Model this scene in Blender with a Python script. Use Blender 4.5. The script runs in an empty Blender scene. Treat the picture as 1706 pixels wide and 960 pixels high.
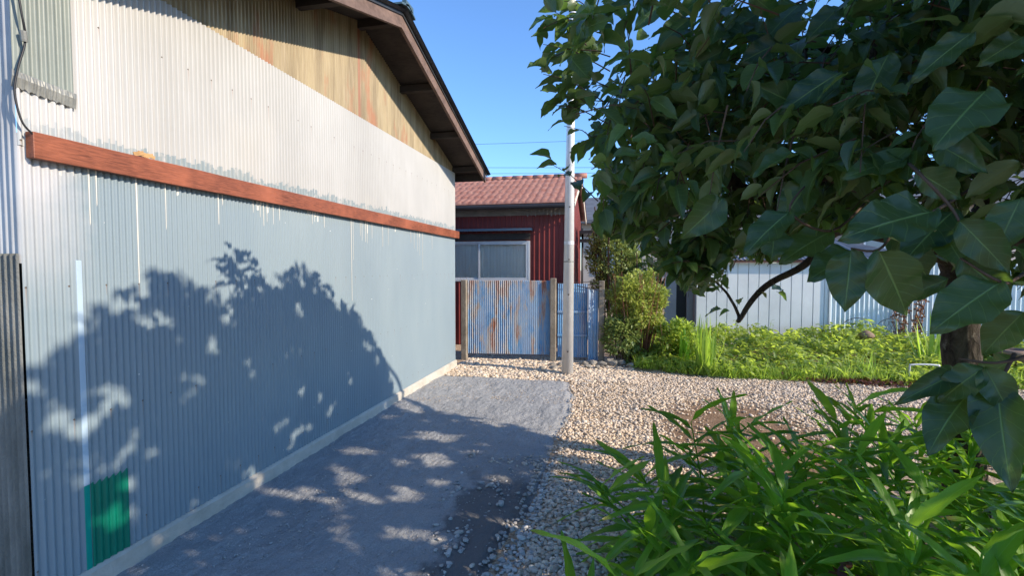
import bpy, math, random
import numpy as np
from mathutils import Vector, Matrix, noise
R = math.radians
rng = np.random.default_rng(7); random.seed(7)
SC = bpy.context.scene
COL = SC.collection

# ------------------------------------------------------------------ camera
CAM_H = 1.5; FPX = 800.0
YAW = math.atan(172/FPX); PITCH = math.atan(33/FPX)
cd = bpy.data.cameras.new('camera'); cam = bpy.data.objects.new('camera', cd); COL.objects.link(cam)
cd.sensor_width = 36; cd.lens = FPX/1706*36; cd.clip_start = 0.05; cd.clip_end = 1000
cam.location = (0, 0, CAM_H); cam.rotation_euler = (R(90)-PITCH, 0, YAW)
SC.camera = cam
# ------------------------------------------------------------------ light
SUN = Vector((1.0, -0.21, 0.50)).normalized()          # towards the sun
el = math.asin(SUN.z); az = math.atan2(SUN.x, SUN.y)
w = bpy.data.worlds.new('World'); SC.world = w; w.use_nodes = True
nt = w.node_tree; bg = nt.nodes['Background']
sk = nt.nodes.new('ShaderNodeTexSky'); sk.sky_type = 'NISHITA'; sk.sun_disc = False
sk.sun_elevation = el; sk.sun_rotation = az; sk.air_density = 1.0; sk.dust_density = 0.1; sk.ozone_density = 7.5
nt.links.new(sk.outputs[0], bg.inputs[0]); bg.inputs[1].default_value = 0.15
sd = bpy.data.lights.new('sun', 'SUN'); sd.energy = 3.3; sd.angle = R(0.53); sd.color = (1, .87, .70)
so = bpy.data.objects.new('sun', sd); COL.objects.link(so)
so.rotation_euler = (-SUN).to_track_quat('-Z', 'Y').to_euler()
SC.view_settings.view_transform = 'Standard'; SC.view_settings.look = 'None'
SC.view_settings.exposure = 1.1; SC.view_settings.gamma = 1

# ------------------------------------------------------------------ helpers
fw = np.array([-math.sin(YAW)*math.cos(PITCH), math.cos(YAW)*math.cos(PITCH), -math.sin(PITCH)])
rt = np.array([math.cos(YAW), math.sin(YAW), 0]); up = np.cross(rt, fw); CC = np.array([0, 0, CAM_H])
def at(u, v, depth):
    return CC + (fw*FPX + rt*(u-853) + up*(480-v))*(depth/FPX)
def atY(u, v, Y):
    r = fw*FPX + rt*(u-853) + up*(480-v); return CC + r*(Y/r[1])
def to_px(P):
    d = P-CC; z = d@fw; z = np.where(np.abs(z) < 1e-6, 1e-6, z)
    return 853+FPX*(d@rt)/z, 480-FPX*(d@up)/z, z

class MB:
    def __init__(s): s.v = []; s.f = []
    def add(s, vs, fs):
        n = len(s.v); s.v += [tuple(map(float, p)) for p in vs]; s.f += [tuple(i+n for i in f) for f in fs]
    def box(s, a, b):
        x0, y0, z0 = a; x1, y1, z1 = b
        s.add([(x0,y0,z0),(x1,y0,z0),(x1,y1,z0),(x0,y1,z0),(x0,y0,z1),(x1,y0,z1),(x1,y1,z1),(x0,y1,z1)],
              [(0,3,2,1),(4,5,6,7),(0,1,5,4),(1,2,6,5),(2,3,7,6),(3,0,4,7)])
    def prism(s, a, b, w, h, upv=(0,0,1)):
        a = Vector(a); b = Vector(b); d = (b-a).normalized(); u_ = Vector(upv); sx = d.cross(u_).normalized(); u_ = sx.cross(d)
        sx = sx*w/2; u_ = u_*h/2
        s.add([a-sx-u_, a+sx-u_, a+sx+u_, a-sx+u_, b-sx-u_, b+sx-u_, b+sx+u_, b-sx+u_],
              [(0,3,2,1),(4,5,6,7),(0,1,5,4),(1,2,6,5),(2,3,7,6),(3,0,4,7)])
    def tube(s, pts, rad, n=8, cap=True):
        pts = [Vector(p) for p in pts]; m = len(pts)
        if not hasattr(rad, '__len__'): rad = [rad]*m
        ref = Vector((0.31, 0.17, 0.93)); vs = []
        for i, p in enumerate(pts):
            d = (pts[min(i+1, m-1)]-pts[max(i-1, 0)]).normalized()
            sx = d.cross(ref)
            if sx.length < .05: sx = d.cross(Vector((1, 0, 0)))
            sx.normalize(); sy = sx.cross(d)
            for k in range(n):
                a = 2*math.pi*k/n; vs.append(p+(sx*math.cos(a)+sy*math.sin(a))*rad[i])
        fs = [(i*n+k, i*n+(k+1) % n, (i+1)*n+(k+1) % n, (i+1)*n+k) for i in range(m-1) for k in range(n)]
        if cap: fs += [tuple(range(n-1, -1, -1)), tuple((m-1)*n+k for k in range(n))]
        s.add(vs, fs)
    def lathe(s, c, prof, n=16):
        vs = [(c[0]+r*math.cos(2*math.pi*k/n), c[1]+r*math.sin(2*math.pi*k/n), c[2]+z) for r, z in prof for k in range(n)]
        m = len(prof)
        s.add(vs, [(i*n+k, i*n+(k+1) % n, (i+1)*n+(k+1) % n, (i+1)*n+k) for i in range(m-1) for k in range(n)]+[tuple(range(n-1, -1, -1)), tuple((m-1)*n+k for k in range(n))])
    def build(s, name, mat, parent=None, smooth=False, bevel=0):
        return mesh_obj(name, s.v, s.f, mat, parent, smooth, bevel)

def wloc(o):
    v = Vector((0, 0, 0))
    while o: v = v+o.location; o = o.parent
    return v
def mesh_obj(name, v, f, mat, parent=None, smooth=False, bevel=0):
    me = bpy.data.meshes.new(name)
    off = wloc(parent)
    me.from_pydata([(a[0]-off.x, a[1]-off.y, a[2]-off.z) for a in v], [], f); me.update()
    (me.shade_smooth if smooth else me.shade_flat)()
    me.materials.append(mat)
    o = bpy.data.objects.new(name, me); COL.objects.link(o); o.parent = parent
    if bevel:
        b = o.modifiers.new('bevel', 'BEVEL'); b.width = bevel; b.segments = 2; b.limit_method = 'ANGLE'
    return o
def np_obj(name, V, F, mat, parent=None, smooth=True, attrs=None):
    """V (n,3), F (m,k) all the same corner count"""
    me = bpy.data.meshes.new(name); off = np.array(wloc(parent)); V = V-off
    k = F.shape[1]; me.vertices.add(len(V)); me.vertices.foreach_set('co', V.astype(np.float32).ravel())
    me.loops.add(F.size); me.loops.foreach_set('vertex_index', F.astype(np.int32).ravel())
    me.polygons.add(len(F)); me.polygons.foreach_set('loop_start', np.arange(0, F.size, k, dtype=np.int32))
    me.update(calc_edges=True); me.validate()
    (me.shade_smooth if smooth else me.shade_flat)()
    for n_, a in (attrs or {}).items():
        at_ = me.attributes.new(n_, 'FLOAT', 'POINT'); at_.data.foreach_set('value', a.astype(np.float32).ravel())
    me.materials.append(mat)
    o = bpy.data.objects.new(name, me); COL.objects.link(o); o.parent = parent
    return o
def thing(name, loc, label, cat, group=None, kind=None):
    o = bpy.data.objects.new(name, None); COL.objects.link(o); o.location = loc; o.empty_display_size = .1
    return tag(o, label, cat, group, kind)
def tag(o, label=None, cat=None, group=None, kind=None):
    if label: o['label'] = label
    if cat: o['category'] = cat
    if group: o['group'] = group
    if kind: o['kind'] = kind
    return o

# ------------------------------------------------------------------ materials
class NT:
    """tiny node helper"""
    def __init__(s, name, rough=.7, spec=.3, metal=0):
        s.m = bpy.data.materials.new(name); s.m.use_nodes = True; s.t = s.m.node_tree
        s.b = s.t.nodes['Principled BSDF']; s.b.inputs['Roughness'].default_value = rough
        s.b.inputs['Specular IOR Level'].default_value = spec; s.b.inputs['Metallic'].default_value = metal
        s.geo = s.t.nodes.new('ShaderNodeNewGeometry')
        s.pos = s.geo.outputs['Position']
    def n(s, typ, **kw):
        x = s.t.nodes.new(typ)
        for k, v in kw.items(): setattr(x, k, v)
        return x
    def lk(s, a, b): s.t.links.new(a, b)
    def val(s, sock, v):
        if hasattr(v, 'links'): s.lk(v, sock)
        elif isinstance(v, (tuple, list)) and len(v) == 3 and sock.type == 'RGBA': sock.default_value = (*v, 1)
        else: sock.default_value = v
    def math(s, op, a, b=None, c=None, clamp=False):
        x = s.n('ShaderNodeMath', operation=op); x.use_clamp = clamp
        for i, v in enumerate((a, b, c)):
            if v is not None: s.val(x.inputs[i], v)
        return x.outputs[0]
    def mix(s, f, a, b, blend='MIX'):
        x = s.n('ShaderNodeMix', data_type='RGBA', blend_type=blend); s.val(x.inputs[0], f); s.val(x.inputs[6], a); s.val(x.inputs[7], b)
        return x.outputs[2]
    def scale(s, v, vec):
        x = s.n('ShaderNodeVectorMath', operation='MULTIPLY'); s.lk(vec, x.inputs[0]); x.inputs[1].default_value = v
        return x.outputs[0]
    def noise(s, sc, vec=None, det=4, rough=.6, dist=0):
        x = s.n('ShaderNodeTexNoise'); s.lk(vec or s.pos, x.inputs['Vector']); x.inputs['Scale'].default_value = sc
        x.inputs['Detail'].default_value = det; x.inputs['Roughness'].default_value = rough; x.inputs['Distortion'].default_value = dist
        return x.outputs['Fac']
    def vor(s, sc, vec=None, feat='F1', out='Distance'):
        x = s.n('ShaderNodeTexVoronoi', feature=feat); s.lk(vec or s.pos, x.inputs['Vector']); x.inputs['Scale'].default_value = sc
        return x.outputs[out]
    def white(s, v):
        x = s.n('ShaderNodeTexWhiteNoise', noise_dimensions='1D'); s.lk(v, x.inputs['W']); return x.outputs['Value']
    def ramp(s, f, lo, hi):
        x = s.n('ShaderNodeMapRange'); x.clamp = True; s.lk(f, x.inputs[0]); s.val(x.inputs[1], lo); s.val(x.inputs[2], hi)
        return x.outputs[0]
    def sep(s, vec=None):
        x = s.n('ShaderNodeSeparateXYZ'); s.lk(vec or s.pos, x.inputs[0]); return x.outputs
    def attr(s, name):
        x = s.n('ShaderNodeAttribute'); x.attribute_name = name; return x.outputs['Fac']
    def col(s, c): s.val(s.b.inputs['Base Color'], c); return s
    def bump(s, h, st=.3, dist=.01):
        x = s.n('ShaderNodeBump'); x.inputs['Strength'].default_value = st; x.inputs['Distance'].default_value = dist
        s.lk(h, x.inputs['Height']); s.lk(x.outputs[0], s.b.inputs['Normal']); return s

def m_plain(name, c, rough=.7, metal=0, var=.25, sc=3, bump=.1, spec=.3, fine=60):
    n = NT(name, rough, spec, metal)
    d = tuple(x*(1-var) for x in c); l = tuple(min(1, x*(1+var*.5)) for x in c)
    a = n.noise(sc, det=6); n.col(n.mix(n.ramp(a, .3, .7), d, l))
    if bump: n.bump(n.noise(fine), bump, .004)
    return n.m
def m_wood(name, c, grain=(1, 1, 1), rough=.7, var=.4):
    n = NT(name, rough, .3)
    g = n.noise(14, n.scale(grain, n.pos), 6, .6, .6); k = n.noise(3)
    d = tuple(x*(1-var) for x in c)
    n.col(n.mix(n.ramp(g, .35, .65), d, c)); cc = n.mix(n.ramp(k, .45, .75), n.mix(n.ramp(g, .35, .65), d, c), tuple(min(1, x*1.35) for x in c)); n.col(cc)
    n.bump(g, .3, .004); return n.m

WX = -2.372      # plane of the shed's long wall
YL, YR, YC = 1.50, 6.92, 4.21

def nails(n, base, y, z):
    ky = n.math('MULTIPLY', n.math('SUBTRACT', y, YL+.008), 1/.16); kz = n.math('MULTIPLY', n.math('SUBTRACT', z, .22), 1/.60)
    dy = n.math('MULTIPLY', n.math('SUBTRACT', n.math('FRACT', n.math('ADD', ky, .5)), .5), .16); dz = n.math('MULTIPLY', n.math('SUBTRACT', n.math('FRACT', n.math('ADD', kz, .5)), .5), .60)
    hd = n.math('LESS_THAN', n.math('ADD', n.math('MULTIPLY', dy, dy), n.math('MULTIPLY', dz, dz)), .0045**2)
    wn = n.white(n.math('ADD', n.math('ROUND', ky), n.math('MULTIPLY', n.math('ROUND', kz), 57.3)))
    tail = n.math('MULTIPLY', n.math('MULTIPLY', n.math('LESS_THAN', n.math('ABSOLUTE', dy), .003), n.ramp(dz, n.math('MULTIPLY', wn, -.14), 0.0)), n.math('LESS_THAN', dz, 0))
    base = n.mix(n.math('MULTIPLY', tail, n.math('MULTIPLY', n.math('GREATER_THAN', wn, .35), .45)), base, (.22, .12, .06))
    return n.mix(n.math('MULTIPLY', hd, n.math('GREATER_THAN', wn, .2)), base, (.09, .07, .055))
# grey painted lower siding with cream drips under the board
def mat_lower():
    n = NT('grey_paint', .42, .4); x, y, z = n.sep()
    base = n.mix(n.ramp(n.noise(1.3, n.scale((1, 1, .35), n.pos), 6), .35, .7), (.18, .235, .27), (.225, .28, .305))
    sheet = n.white(n.math('FLOOR', n.math('MULTIPLY', y, 1/.64)))
    base = n.mix(n.math('MULTIPLY', sheet, .22), base, (.18, .225, .25))
    rib = n.math('FLOOR', n.math('MULTIPLY', y, 1/.032)); fr = n.math('FRACT', n.math('MULTIPLY', y, 1/.016))
    rib2 = n.math('FLOOR', n.math('MULTIPLY', y, 1/.016))
    r1 = n.white(rib2); ln = n.math('POWER', r1, 30); 
    grp = n.ramp(n.noise(2.2, n.scale((0, 1, 0), n.pos), 1), .5, .66)
    ln2 = n.math('MULTIPLY', n.math('MULTIPLY', n.math('POWER', n.white(n.math('ADD', rib2, 31.7)), 3), .24), grp)
    ln = n.math('ADD', n.math('MULTIPLY', ln, n.math('MULTIPLY', n.white(n.math('ADD', rib2, 7.3)), .9)), ln2)
    dz = n.math('SUBTRACT', 1.95, z)
    ln = n.math('MULTIPLY', ln2, .6); drip = n.math('LESS_THAN', dz, ln)
    nar = n.math('LESS_THAN', n.math('ABSOLUTE', n.math('SUBTRACT', fr, .5)), n.math('ADD', .22, n.math('MULTIPLY', n.white(rib), .15)))
    drip = n.math('MULTIPLY', n.math('MULTIPLY', drip, nar), n.math('GREATER_THAN', ln, .02))
    base = n.mix(drip, base, (.60, .58, .52))
    # bare, unpainted galvanised area near the left corner
    bare = n.math('MULTIPLY', n.ramp(n.math('ADD', y, n.math('MULTIPLY', n.noise(5), .25)), 1.90, 1.72), n.ramp(n.math('ADD', z, n.math('MULTIPLY', n.noise(4), .3)), 1.45, 2.0))
    base = n.mix(bare, base, (.40, .40, .41))
    spot = n.math('LESS_THAN', n.vor(9, n.scale((0, 1, 1), n.pos)), .028)
    base = n.mix(n.math('MULTIPLY', spot, .8), base, (.62, .62, .60))
    base = nails(n, base, y, z); n.col(base); n.bump(n.noise(30), .06, .004)
    n.lk(n.math('ADD', .36, n.math('MULTIPLY', n.noise(6), .2)), n.b.inputs['Roughness'])
    return n.m
def mat_upper():
    n = NT('cream_paint', .5, .35); x, y, z = n.sep()
    base = n.mix(n.ramp(n.noise(2.0, n.scale((1, 1, .4), n.pos), 7), .35, .7), (.365, .36, .345), (.445, .44, .425))
    rib = n.math('FLOOR', n.math('MULTIPLY', y, 1/.016))
    edge = n.math('ADD', 2.040, n.math('ADD', n.math('MULTIPLY', n.white(rib), .035), n.math('MULTIPLY', n.noise(5, det=6), .115)))
    smear = n.math('MULTIPLY', n.math('LESS_THAN', z, edge), n.ramp(n.noise(9, n.scale((1, 3, 1), n.pos)), .33, .47))
    base = n.mix(n.math('MULTIPLY', smear, .9), base, (.21, .26, .275))
    # a worn patch near the far end
    pt = n.math('MULTIPLY', n.ramp(n.math('ABSOLUTE', n.math('SUBTRACT', y, 6.15)), .30, .1), n.ramp(n.math('ABSOLUTE', n.math('SUBTRACT', z, 2.38)), .26, .1))
    pt = n.math('MULTIPLY', pt, n.ramp(n.noise(8, n.scale((1, 2, .7), n.pos)), .45, .55))
    base = n.mix(pt, base, (.42, .41, .39))
    dirt = n.ramp(n.noise(1.1, n.scale((1, 1, .5), n.pos), 3), .55, .75)
    base = n.mix(n.math('MULTIPLY', dirt, .35), base, (.55, .50, .42))
    grv = n.math('SINE', n.math('MULTIPLY', n.math('SUBTRACT', y, YL), 2*math.pi/.032)); base = n.mix(n.math('MULTIPLY', n.ramp(grv, -.55, -.95), .45), base, (.22, .21, .19))  # darker grooves: dirt, with rib shading deepened in the colour
    left = n.ramp(y, 2.1, 1.5); base = n.mix(n.math('MULTIPLY', left, .5), base, (.50, .50, .50))
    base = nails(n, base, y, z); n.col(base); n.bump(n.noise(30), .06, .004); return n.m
def mat_gable():
    n = NT('aged_resin_sheet', .5, .3); x, y, z = n.sep()
    st = n.noise(7, n.scale((1, 1, .10), n.pos), 6, .65); st2 = n.noise(22, n.scale((1, 1, .08), n.pos), 3)
    c = n.mix(n.ramp(st, .35, .65), (.18, .13, .065), (.35, .275, .15))
    c = n.mix(n.math('MULTIPLY', n.ramp(st2, .5, .7), .6), c, (.40, .32, .20))
    rust = n.math('MULTIPLY', n.ramp(n.noise(3.2, n.scale((1, 1.6, .5), n.pos), 5), .55, .68), .8)
    c = n.mix(rust, c, (.30, .11, .045))
    seam = n.ramp(n.math('ABSOLUTE', n.math('SUBTRACT', y, 4.20)), .035, .012); c = n.mix(n.math('MULTIPLY', seam, .75), c, (.26, .08, .04))
    # plain galvanised sheet beyond the resin panel
    n.col(c); return n.m
M = {}
M['lower'] = mat_lower(); M['upper'] = mat_upper(); M['gable'] = mat_gable()
M['gable_old'] = m_plain('galvanised_grey', (.30, .31, .29), .5, .3, .35, 2)
M['front'] = m_plain('front_galvanised', (.42, .43, .44), .45, .2, .35, 2)
def mat_tar():
    n = NT('weathered_grey_board', .9, .2)
    c = n.mix(n.ramp(n.noise(6, n.scale((1, 1, .3), n.pos), 8), .3, .7), (.09, .095, .085), (.24, .24, .22)); n.col(c); n.bump(n.noise(90), .6, .01); return n.m
M['tar'] = mat_tar()
M['board'] = m_wood('red_brown_board', (.27, .085, .042), (10, .9, 12), .45, .55)
M['barge'] = m_wood('barge_wood', (.17, .11, .085), (2, 1, 2), .75, .4)
M['dark_wood'] = m_wood('old_dark_wood', (.045, .036, .030), (1, 3, 3), .85, .4)
M['roof_dark'] = m_plain('dark_roof_sheet', (.05, .052, .055), .5, .3, .4, 4)
M['ridge_cap'] = m_plain('ridge_metal', (.16, .22, .20), .35, .6, .4, 6)
def mat_concrete(name, a, b, sc=6):
    n = NT(name, .9, .2); c = n.mix(n.ramp(n.noise(sc, det=9, rough=.7), .3, .7), a, b)
    c = n.mix(n.math('MULTIPLY', n.ramp(n.noise(1.7), .5, .7), .4), c, tuple(x*.6 for x in a))
    n.col(c); n.bump(n.noise(45, det=8, rough=.75), .5, .01); return n.m
M['kerb'] = mat_concrete('foundation_concrete', (.38, .35, .29), (.54, .50, .43))
M['post'] = mat_concrete('post_concrete', (.17, .14, .105), (.31, .27, .22), 9)
M['green'] = m_plain('green_primer', (.0, .155, .095), .45, 0, .12, 5, .05)
M['strip'] = m_plain('pale_blue_strip', (.36, .46, .54), .45, 0, .1, 4, .05)
M['strip_green'] = m_plain('teal_strip', (.0, .25, .19), .4, 0, .15, 4, .05)
M['tape'] = m_plain('silver_tape', (.26, .26, .235), .45, .3, .35, 14, .5, fine=25)
M['poly'] = m_plain('grey_resin_sheet', (.20, .225, .20), .4, 0, .2, 3, .1)
M['black'] = m_plain('black_plastic', (.02, .02, .022), .45, 0, .2, 5, 0)
M['scrap'] = m_wood('splintered_ply', (.42, .25, .11), (3, 3, 6), .8, .5)

def corr(name, mat, parent, A, B, z0, ztop, nrm, pitch=.032, amp=.0056, seg=8, rows=1, kind='sin', ext=None):
    """corrugated sheet from A to B (xy); ztop is a number or function of distance s"""
    A = np.array(A, float); B = np.array(B, float); L = np.linalg.norm(B-A); d = (B-A)/L; nn = np.array(nrm, float)
    if kind == 'sin':
        m = int(L/pitch*seg)+1; s = np.linspace(0, L, m); off = amp*np.sin(2*np.pi*s/pitch)
    elif kind == 'rib':   # narrow raised ribs on a flat sheet
        s = []; off = []; k = 0
        while k*pitch < L:
            for q, o_ in ((0, 0), (.62, 0), (.70, 1), (.90, 1), (.98, 0)):
                if (k+q)*pitch <= L: s.append((k+q)*pitch); off.append(o_*amp)
            k += 1
        s.append(L); off.append(0); s = np.array(s); off = np.array(off)
    else:                 # flat panels with a narrow groove
        s = []; off = []; k = 0
        while k*pitch < L:
            for q, o_ in ((0, -1), (.04, 0), (.95, 0), (.99, -1)):
                if (k+q)*pitch <= L: s.append((k+q)*pitch); off.append(o_*amp)
            k += 1
        s.append(L); off.append(0); s = np.array(s); off = np.array(off)
    top = np.array([ztop(x) for x in s]) if callable(ztop) else np.full(len(s), float(ztop))
    bot = np.array([z0(x) for x in s]) if callable(z0) else np.full(len(s), float(z0))
    V = []
    for r in range(rows+1):
        t = r/rows; z = bot*(1-t)+top*t
        xy = A+np.outer(s, d)+np.outer(off, nn); V.append(np.column_stack([xy, z]))
    V = np.concatenate(V); m = len(s)
    i = np.arange(m-1); F = np.concatenate([np.column_stack([r*m+i, r*m+i+1, (r+1)*m+i+1, (r+1)*m+i]) for r in range(rows)])
    return np_obj(name, V, F, mat, parent, smooth=(kind == 'sin'))

# ================================================================== GROUND
def lerp_poly(x, pts):
    return float(np.interp(x, [p[0] for p in pts], [p[1] for p in pts]))
# concrete pad
PAD_R = [(-3, -.60), (0, -.55), (2.2, -.57), (2.9, -.52), (3.4, -.50), (4.2, -.47), (4.9, -.42), (5.6, -.46), (6.2, -.54)]
def pad_edge(y): return lerp_poly(y, PAD_R)+.03*noise.noise((0, y*3.1, 7))+.015*noise.noise((0, y*11, 2))
def mat_ground():
    n = NT('ground_soil', .95, .1); x, y, z = n.sep()
    g = n.vor(60, out='Color'); gd = n.vor(60)
    sp = n.n('ShaderNodeSeparateColor'); n.lk(g, sp.inputs[0]); rv = sp.outputs[0]
    grav = n.mix(rv, (.28, .20, .13), (.60, .47, .34))
    soil = n.mix(n.ramp(n.noise(12, det=9, rough=.7), .3, .7), (.15, .09, .05), (.32, .21, .13))
    ex = n.math('DIVIDE', n.math('SUBTRACT', x, 1.15), .85); ey = n.math('DIVIDE', n.math('SUBTRACT', y, 4.6), 1.4)
    rr = n.math('ADD', n.math('ADD', n.math('MULTIPLY', ex, ex), n.math('MULTIPLY', ey, ey)), n.math('MULTIPLY', n.noise(5, det=5), .5)); patch = n.ramp(rr, .7, 1.2)
    n.col(n.mix(n.math('MULTIPLY', patch, .9), soil, grav))
    n.bump(n.math('ADD', n.math('MULTIPLY', gd, -.6), n.noise(40, det=8)), .7, .012); return n.m
xs = np.concatenate([[-250, -60, -20, -8], np.linspace(-4, 8, 121), [14, 30, 80, 250]]); ys = np.concatenate([[-60, -20, -5, 0], np.linspace(.5, 11, 106), [14, 25, 60, 300]])
V = []; 
for yy in ys:
    for xx in xs:
        h = 0
        if -4 <= xx <= 8 and .5 <= yy <= 11:
            h = .03*noise.noise((xx*.9, yy*.9, 0))+.012*noise.noise((xx*4, yy*4, 3))
            if xx < pad_edge(yy)-.08 and yy < 6.3: h = -.03
            if yy > 7.0 and xx > .6: h += .05*min(1, (yy-7)/.5)
            h *= min(1, (xx+4), (8-xx), (yy-.5)*2+.01, (11-yy)) if min((xx+4), (8-xx), (11-yy)) < 1 else 1
        V.append((xx, yy, h-.012))
nx = len(xs); F = np.array([(j*nx+i, j*nx+i+1, (j+1)*nx+i+1, (j+1)*nx+i) for j in range(len(ys)-1) for i in range(nx-1)])
g = np_obj('ground', np.array(V), F, mat_ground()); g['kind'] = 'structure'
def gz(x, y):
    h = .03*noise.noise((x*.9, y*.9, 0))+.012*noise.noise((x*4, y*4, 3))
    if x < pad_edge(y)-.08 and y < 6.3: h = -.03
    if y > 7.0 and x > .6: h += .05*min(1, (y-7)/.5)
    return h-.012

def mat_pad():
    n = NT('rough_concrete', .85, .25); x, y, z = n.sep()
    big = n.noise(1.2, det=5); fine = n.noise(110, det=9, rough=.8)
    c = n.mix(n.ramp(big, .35, .65), (.33, .335, .335), (.44, .435, .42))
    c = n.mix(n.ramp(fine, .35, .7), n.mix(.6, c, (.13, .13, .13)), c)
    ag = n.vor(110); c = n.mix(n.math('MULTIPLY', n.ramp(ag, .25, .1), n.ramp(n.noise(3), .45, .6)), c, (.46, .45, .44))
    ax = n.math('ABSOLUTE', n.math('DIVIDE', n.math('ADD', x, n.math('ADD', .66, n.math('MULTIPLY', n.math('SUBTRACT', 2.4, y), -.13))), .24)); 
    st = n.math('MULTIPLY', n.ramp(n.math('ADD', ax, n.math('MULTIPLY', n.math('SUBTRACT', n.noise(5, det=6), .5), 2.6)), 1.15, .75), n.ramp(n.math('ADD', y, n.noise(4)), 4.1, 3.5))
    c = n.mix(n.math('MULTIPLY', st, .85), c, (.12, .115, .112))
    edge = n.ramp(n.math('ADD', y, n.math('MULTIPLY', n.noise(3, det=6), .7)), 5.0, 7.2); c = n.mix(n.math('MULTIPLY', edge, .35), c, (.46, .45, .43))
    n.col(c); rd = n.noise(9, n.scale((1, .5, 1), n.pos), 7, .7, 1.5)
    n.bump(n.math('ADD', n.math('MULTIPLY', rd, 1.2), n.math('ADD', n.math('MULTIPLY', fine, .5), n.math('MULTIPLY', ag, -.25))), .8, .016); return n.m
M['pad'] = mat_pad()
nu, nv = 150, 420; V = np.zeros(((nu+1)*(nv+1), 3)); k = 0
for j in range(nv+1):
    for i in range(nu+1):
        y0 = -2+(8.42)*j/nv; a = i/nu; xr = pad_edge(y0); x = -2.36+(xr+2.36)*a
        y = y0+(.05*noise.noise((x*3, 0, 5))+.02*noise.noise((x*12, 0, 1)))*(j/nv)**6
        h = .012*noise.noise((x*2.5, y*2.5, 0))+.010*noise.noise((x*8, y*6, 4))+.014*abs(noise.noise((x*22, y*16, 8)))+.007*noise.noise((x*45, y*45, 2))
        e = min(1, (1-a)*18)*min(1, (1-j/nv)*40)
        V[k] = (x, y, (.012+h)*e-.02*(1-e)); k += 1
F = np.array([(j*(nu+1)+i, j*(nu+1)+i+1, (j+1)*(nu+1)+i+1, (j+1)*(nu+1)+i) for j in range(nv) for i in range(nu)])
o = np_obj('concrete_pad', V, F, M['pad']); o['kind'] = 'structure'

# ---- pebbles
def ico(sub):
    import bmesh
    bm = bmesh.new(); bmesh.ops.create_icosphere(bm, subdivisions=sub, radius=1)
    V = np.array([v.co[:] for v in bm.verts]); F = np.array([[v.index for v in f.verts] for f in bm.faces]); bm.free(); return V, F
def stamp(tv, tf, Ms, T):
    """tv (n,3); Ms (k,3,3); T (k,3)"""
    V = np.einsum('kij,nj->kni', Ms, tv)+T[:, None, :]
    F = tf[None]+(np.arange(len(T))*len(tv))[:, None, None]
    return V.reshape(-1, 3), F.reshape(-1, tf.shape[1])
def rotm(a, b, c):
    ca, sa, cb, sb, cc_, sc = np.cos(a), np.sin(a), np.cos(b), np.sin(b), np.cos(c), np.sin(c); z = np.zeros_like(a); o = np.ones_like(a)
    Rz = np.stack([ca, -sa, z, sa, ca, z, z, z, o], -1).reshape(-1, 3, 3); Rx = np.stack([o, z, z, z, cb, -sb, z, sb, cb], -1).reshape(-1, 3, 3)
    Ry = np.stack([cc_, z, sc, z, o, z, -sc, z, cc_], -1).reshape(-1, 3, 3); return Rz@Rx@Ry
def mat_pebble():
    n = NT('pebbles', .8, .25); r = n.attr('rnd'); g_ = n.attr('grey')
    c = n.mix(r, (.38, .26, .155), (.84, .66, .46)); gr = n.mix(r, (.20, .20, .205), (.62, .61, .59))
    c = n.mix(g_, c, gr); c = n.mix(n.ramp(n.noise(90, det=3), .3, .8), c, n.mix(.5, c, (.5, .47, .42))); n.col(c); n.bump(n.noise(160), .3, .004); return n.m
M['pebble'] = mat_pebble()
def dens(x, y):
    d = 1.0
    e = math.hypot((x-1.15)/.75, (y-4.6)/1.3)     # bare soil track
    if e < 1: d *= .04+.5*e**4
    if y > 7.0 and x > .5: d *= max(0, 1-(y-7.0)/.25)
    return d*(.75+.5*noise.noise((x*2, y*2, 9)))
P = []
def scatter(x0, x1, y0, y1, per, cond, s0, s1):
    nn = int((x1-x0)*(y1-y0)*per); X = rng.uniform(x0, x1, nn); Y = rng.uniform(y0, y1, nn)
    for x, y in zip(X, Y):
        q = cond(x, y)
        if q > 0 and rng.random() < q: P.append((x, y, rng.uniform(s0, s1)*(1 if rng.random() > .1 else 1.5)))
scatter(-.75, 1.2, 1.0, 4.2, 4300, lambda x, y: dens(x, y)*(1 if x > pad_edge(y)+.01 else .35 if x > pad_edge(y)-.06 else 0), .0065, .0145)
scatter(-.65, 5.0, 4.2, 7.25, 3000, lambda x, y: dens(x, y)*(1 if x > pad_edge(min(y, 6.2))-.02 or y > 6.35 else 0), .0075, .0155)
scatter(-2.36, .3, 6.33, 8.0, 2200, lambda x, y: 1 if (y < 7.35 or x < 0) else .3, .011, .026)
scatter(-1.15, -.5, 1.6, 3.7, 520, lambda x, y: (.9 if noise.noise((x*4, y*2, 1)) > .08 else .12)*(1 if abs(x+.68+.13*(y-2.4)) < .3 else .1), .007, .016)
scatter(-2.33, -.5, .9, 6.3, 1150, lambda x, y: (.3+.9*max(0, noise.noise((x*3, y*2, 6))+.15)) if x < pad_edge(y)-.03 else 0, .0022, .0055)
P = np.array(P); k = len(P); print('pebbles', k)
tv, tf = ico(1); tv2, tf2 = ico(2)
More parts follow.
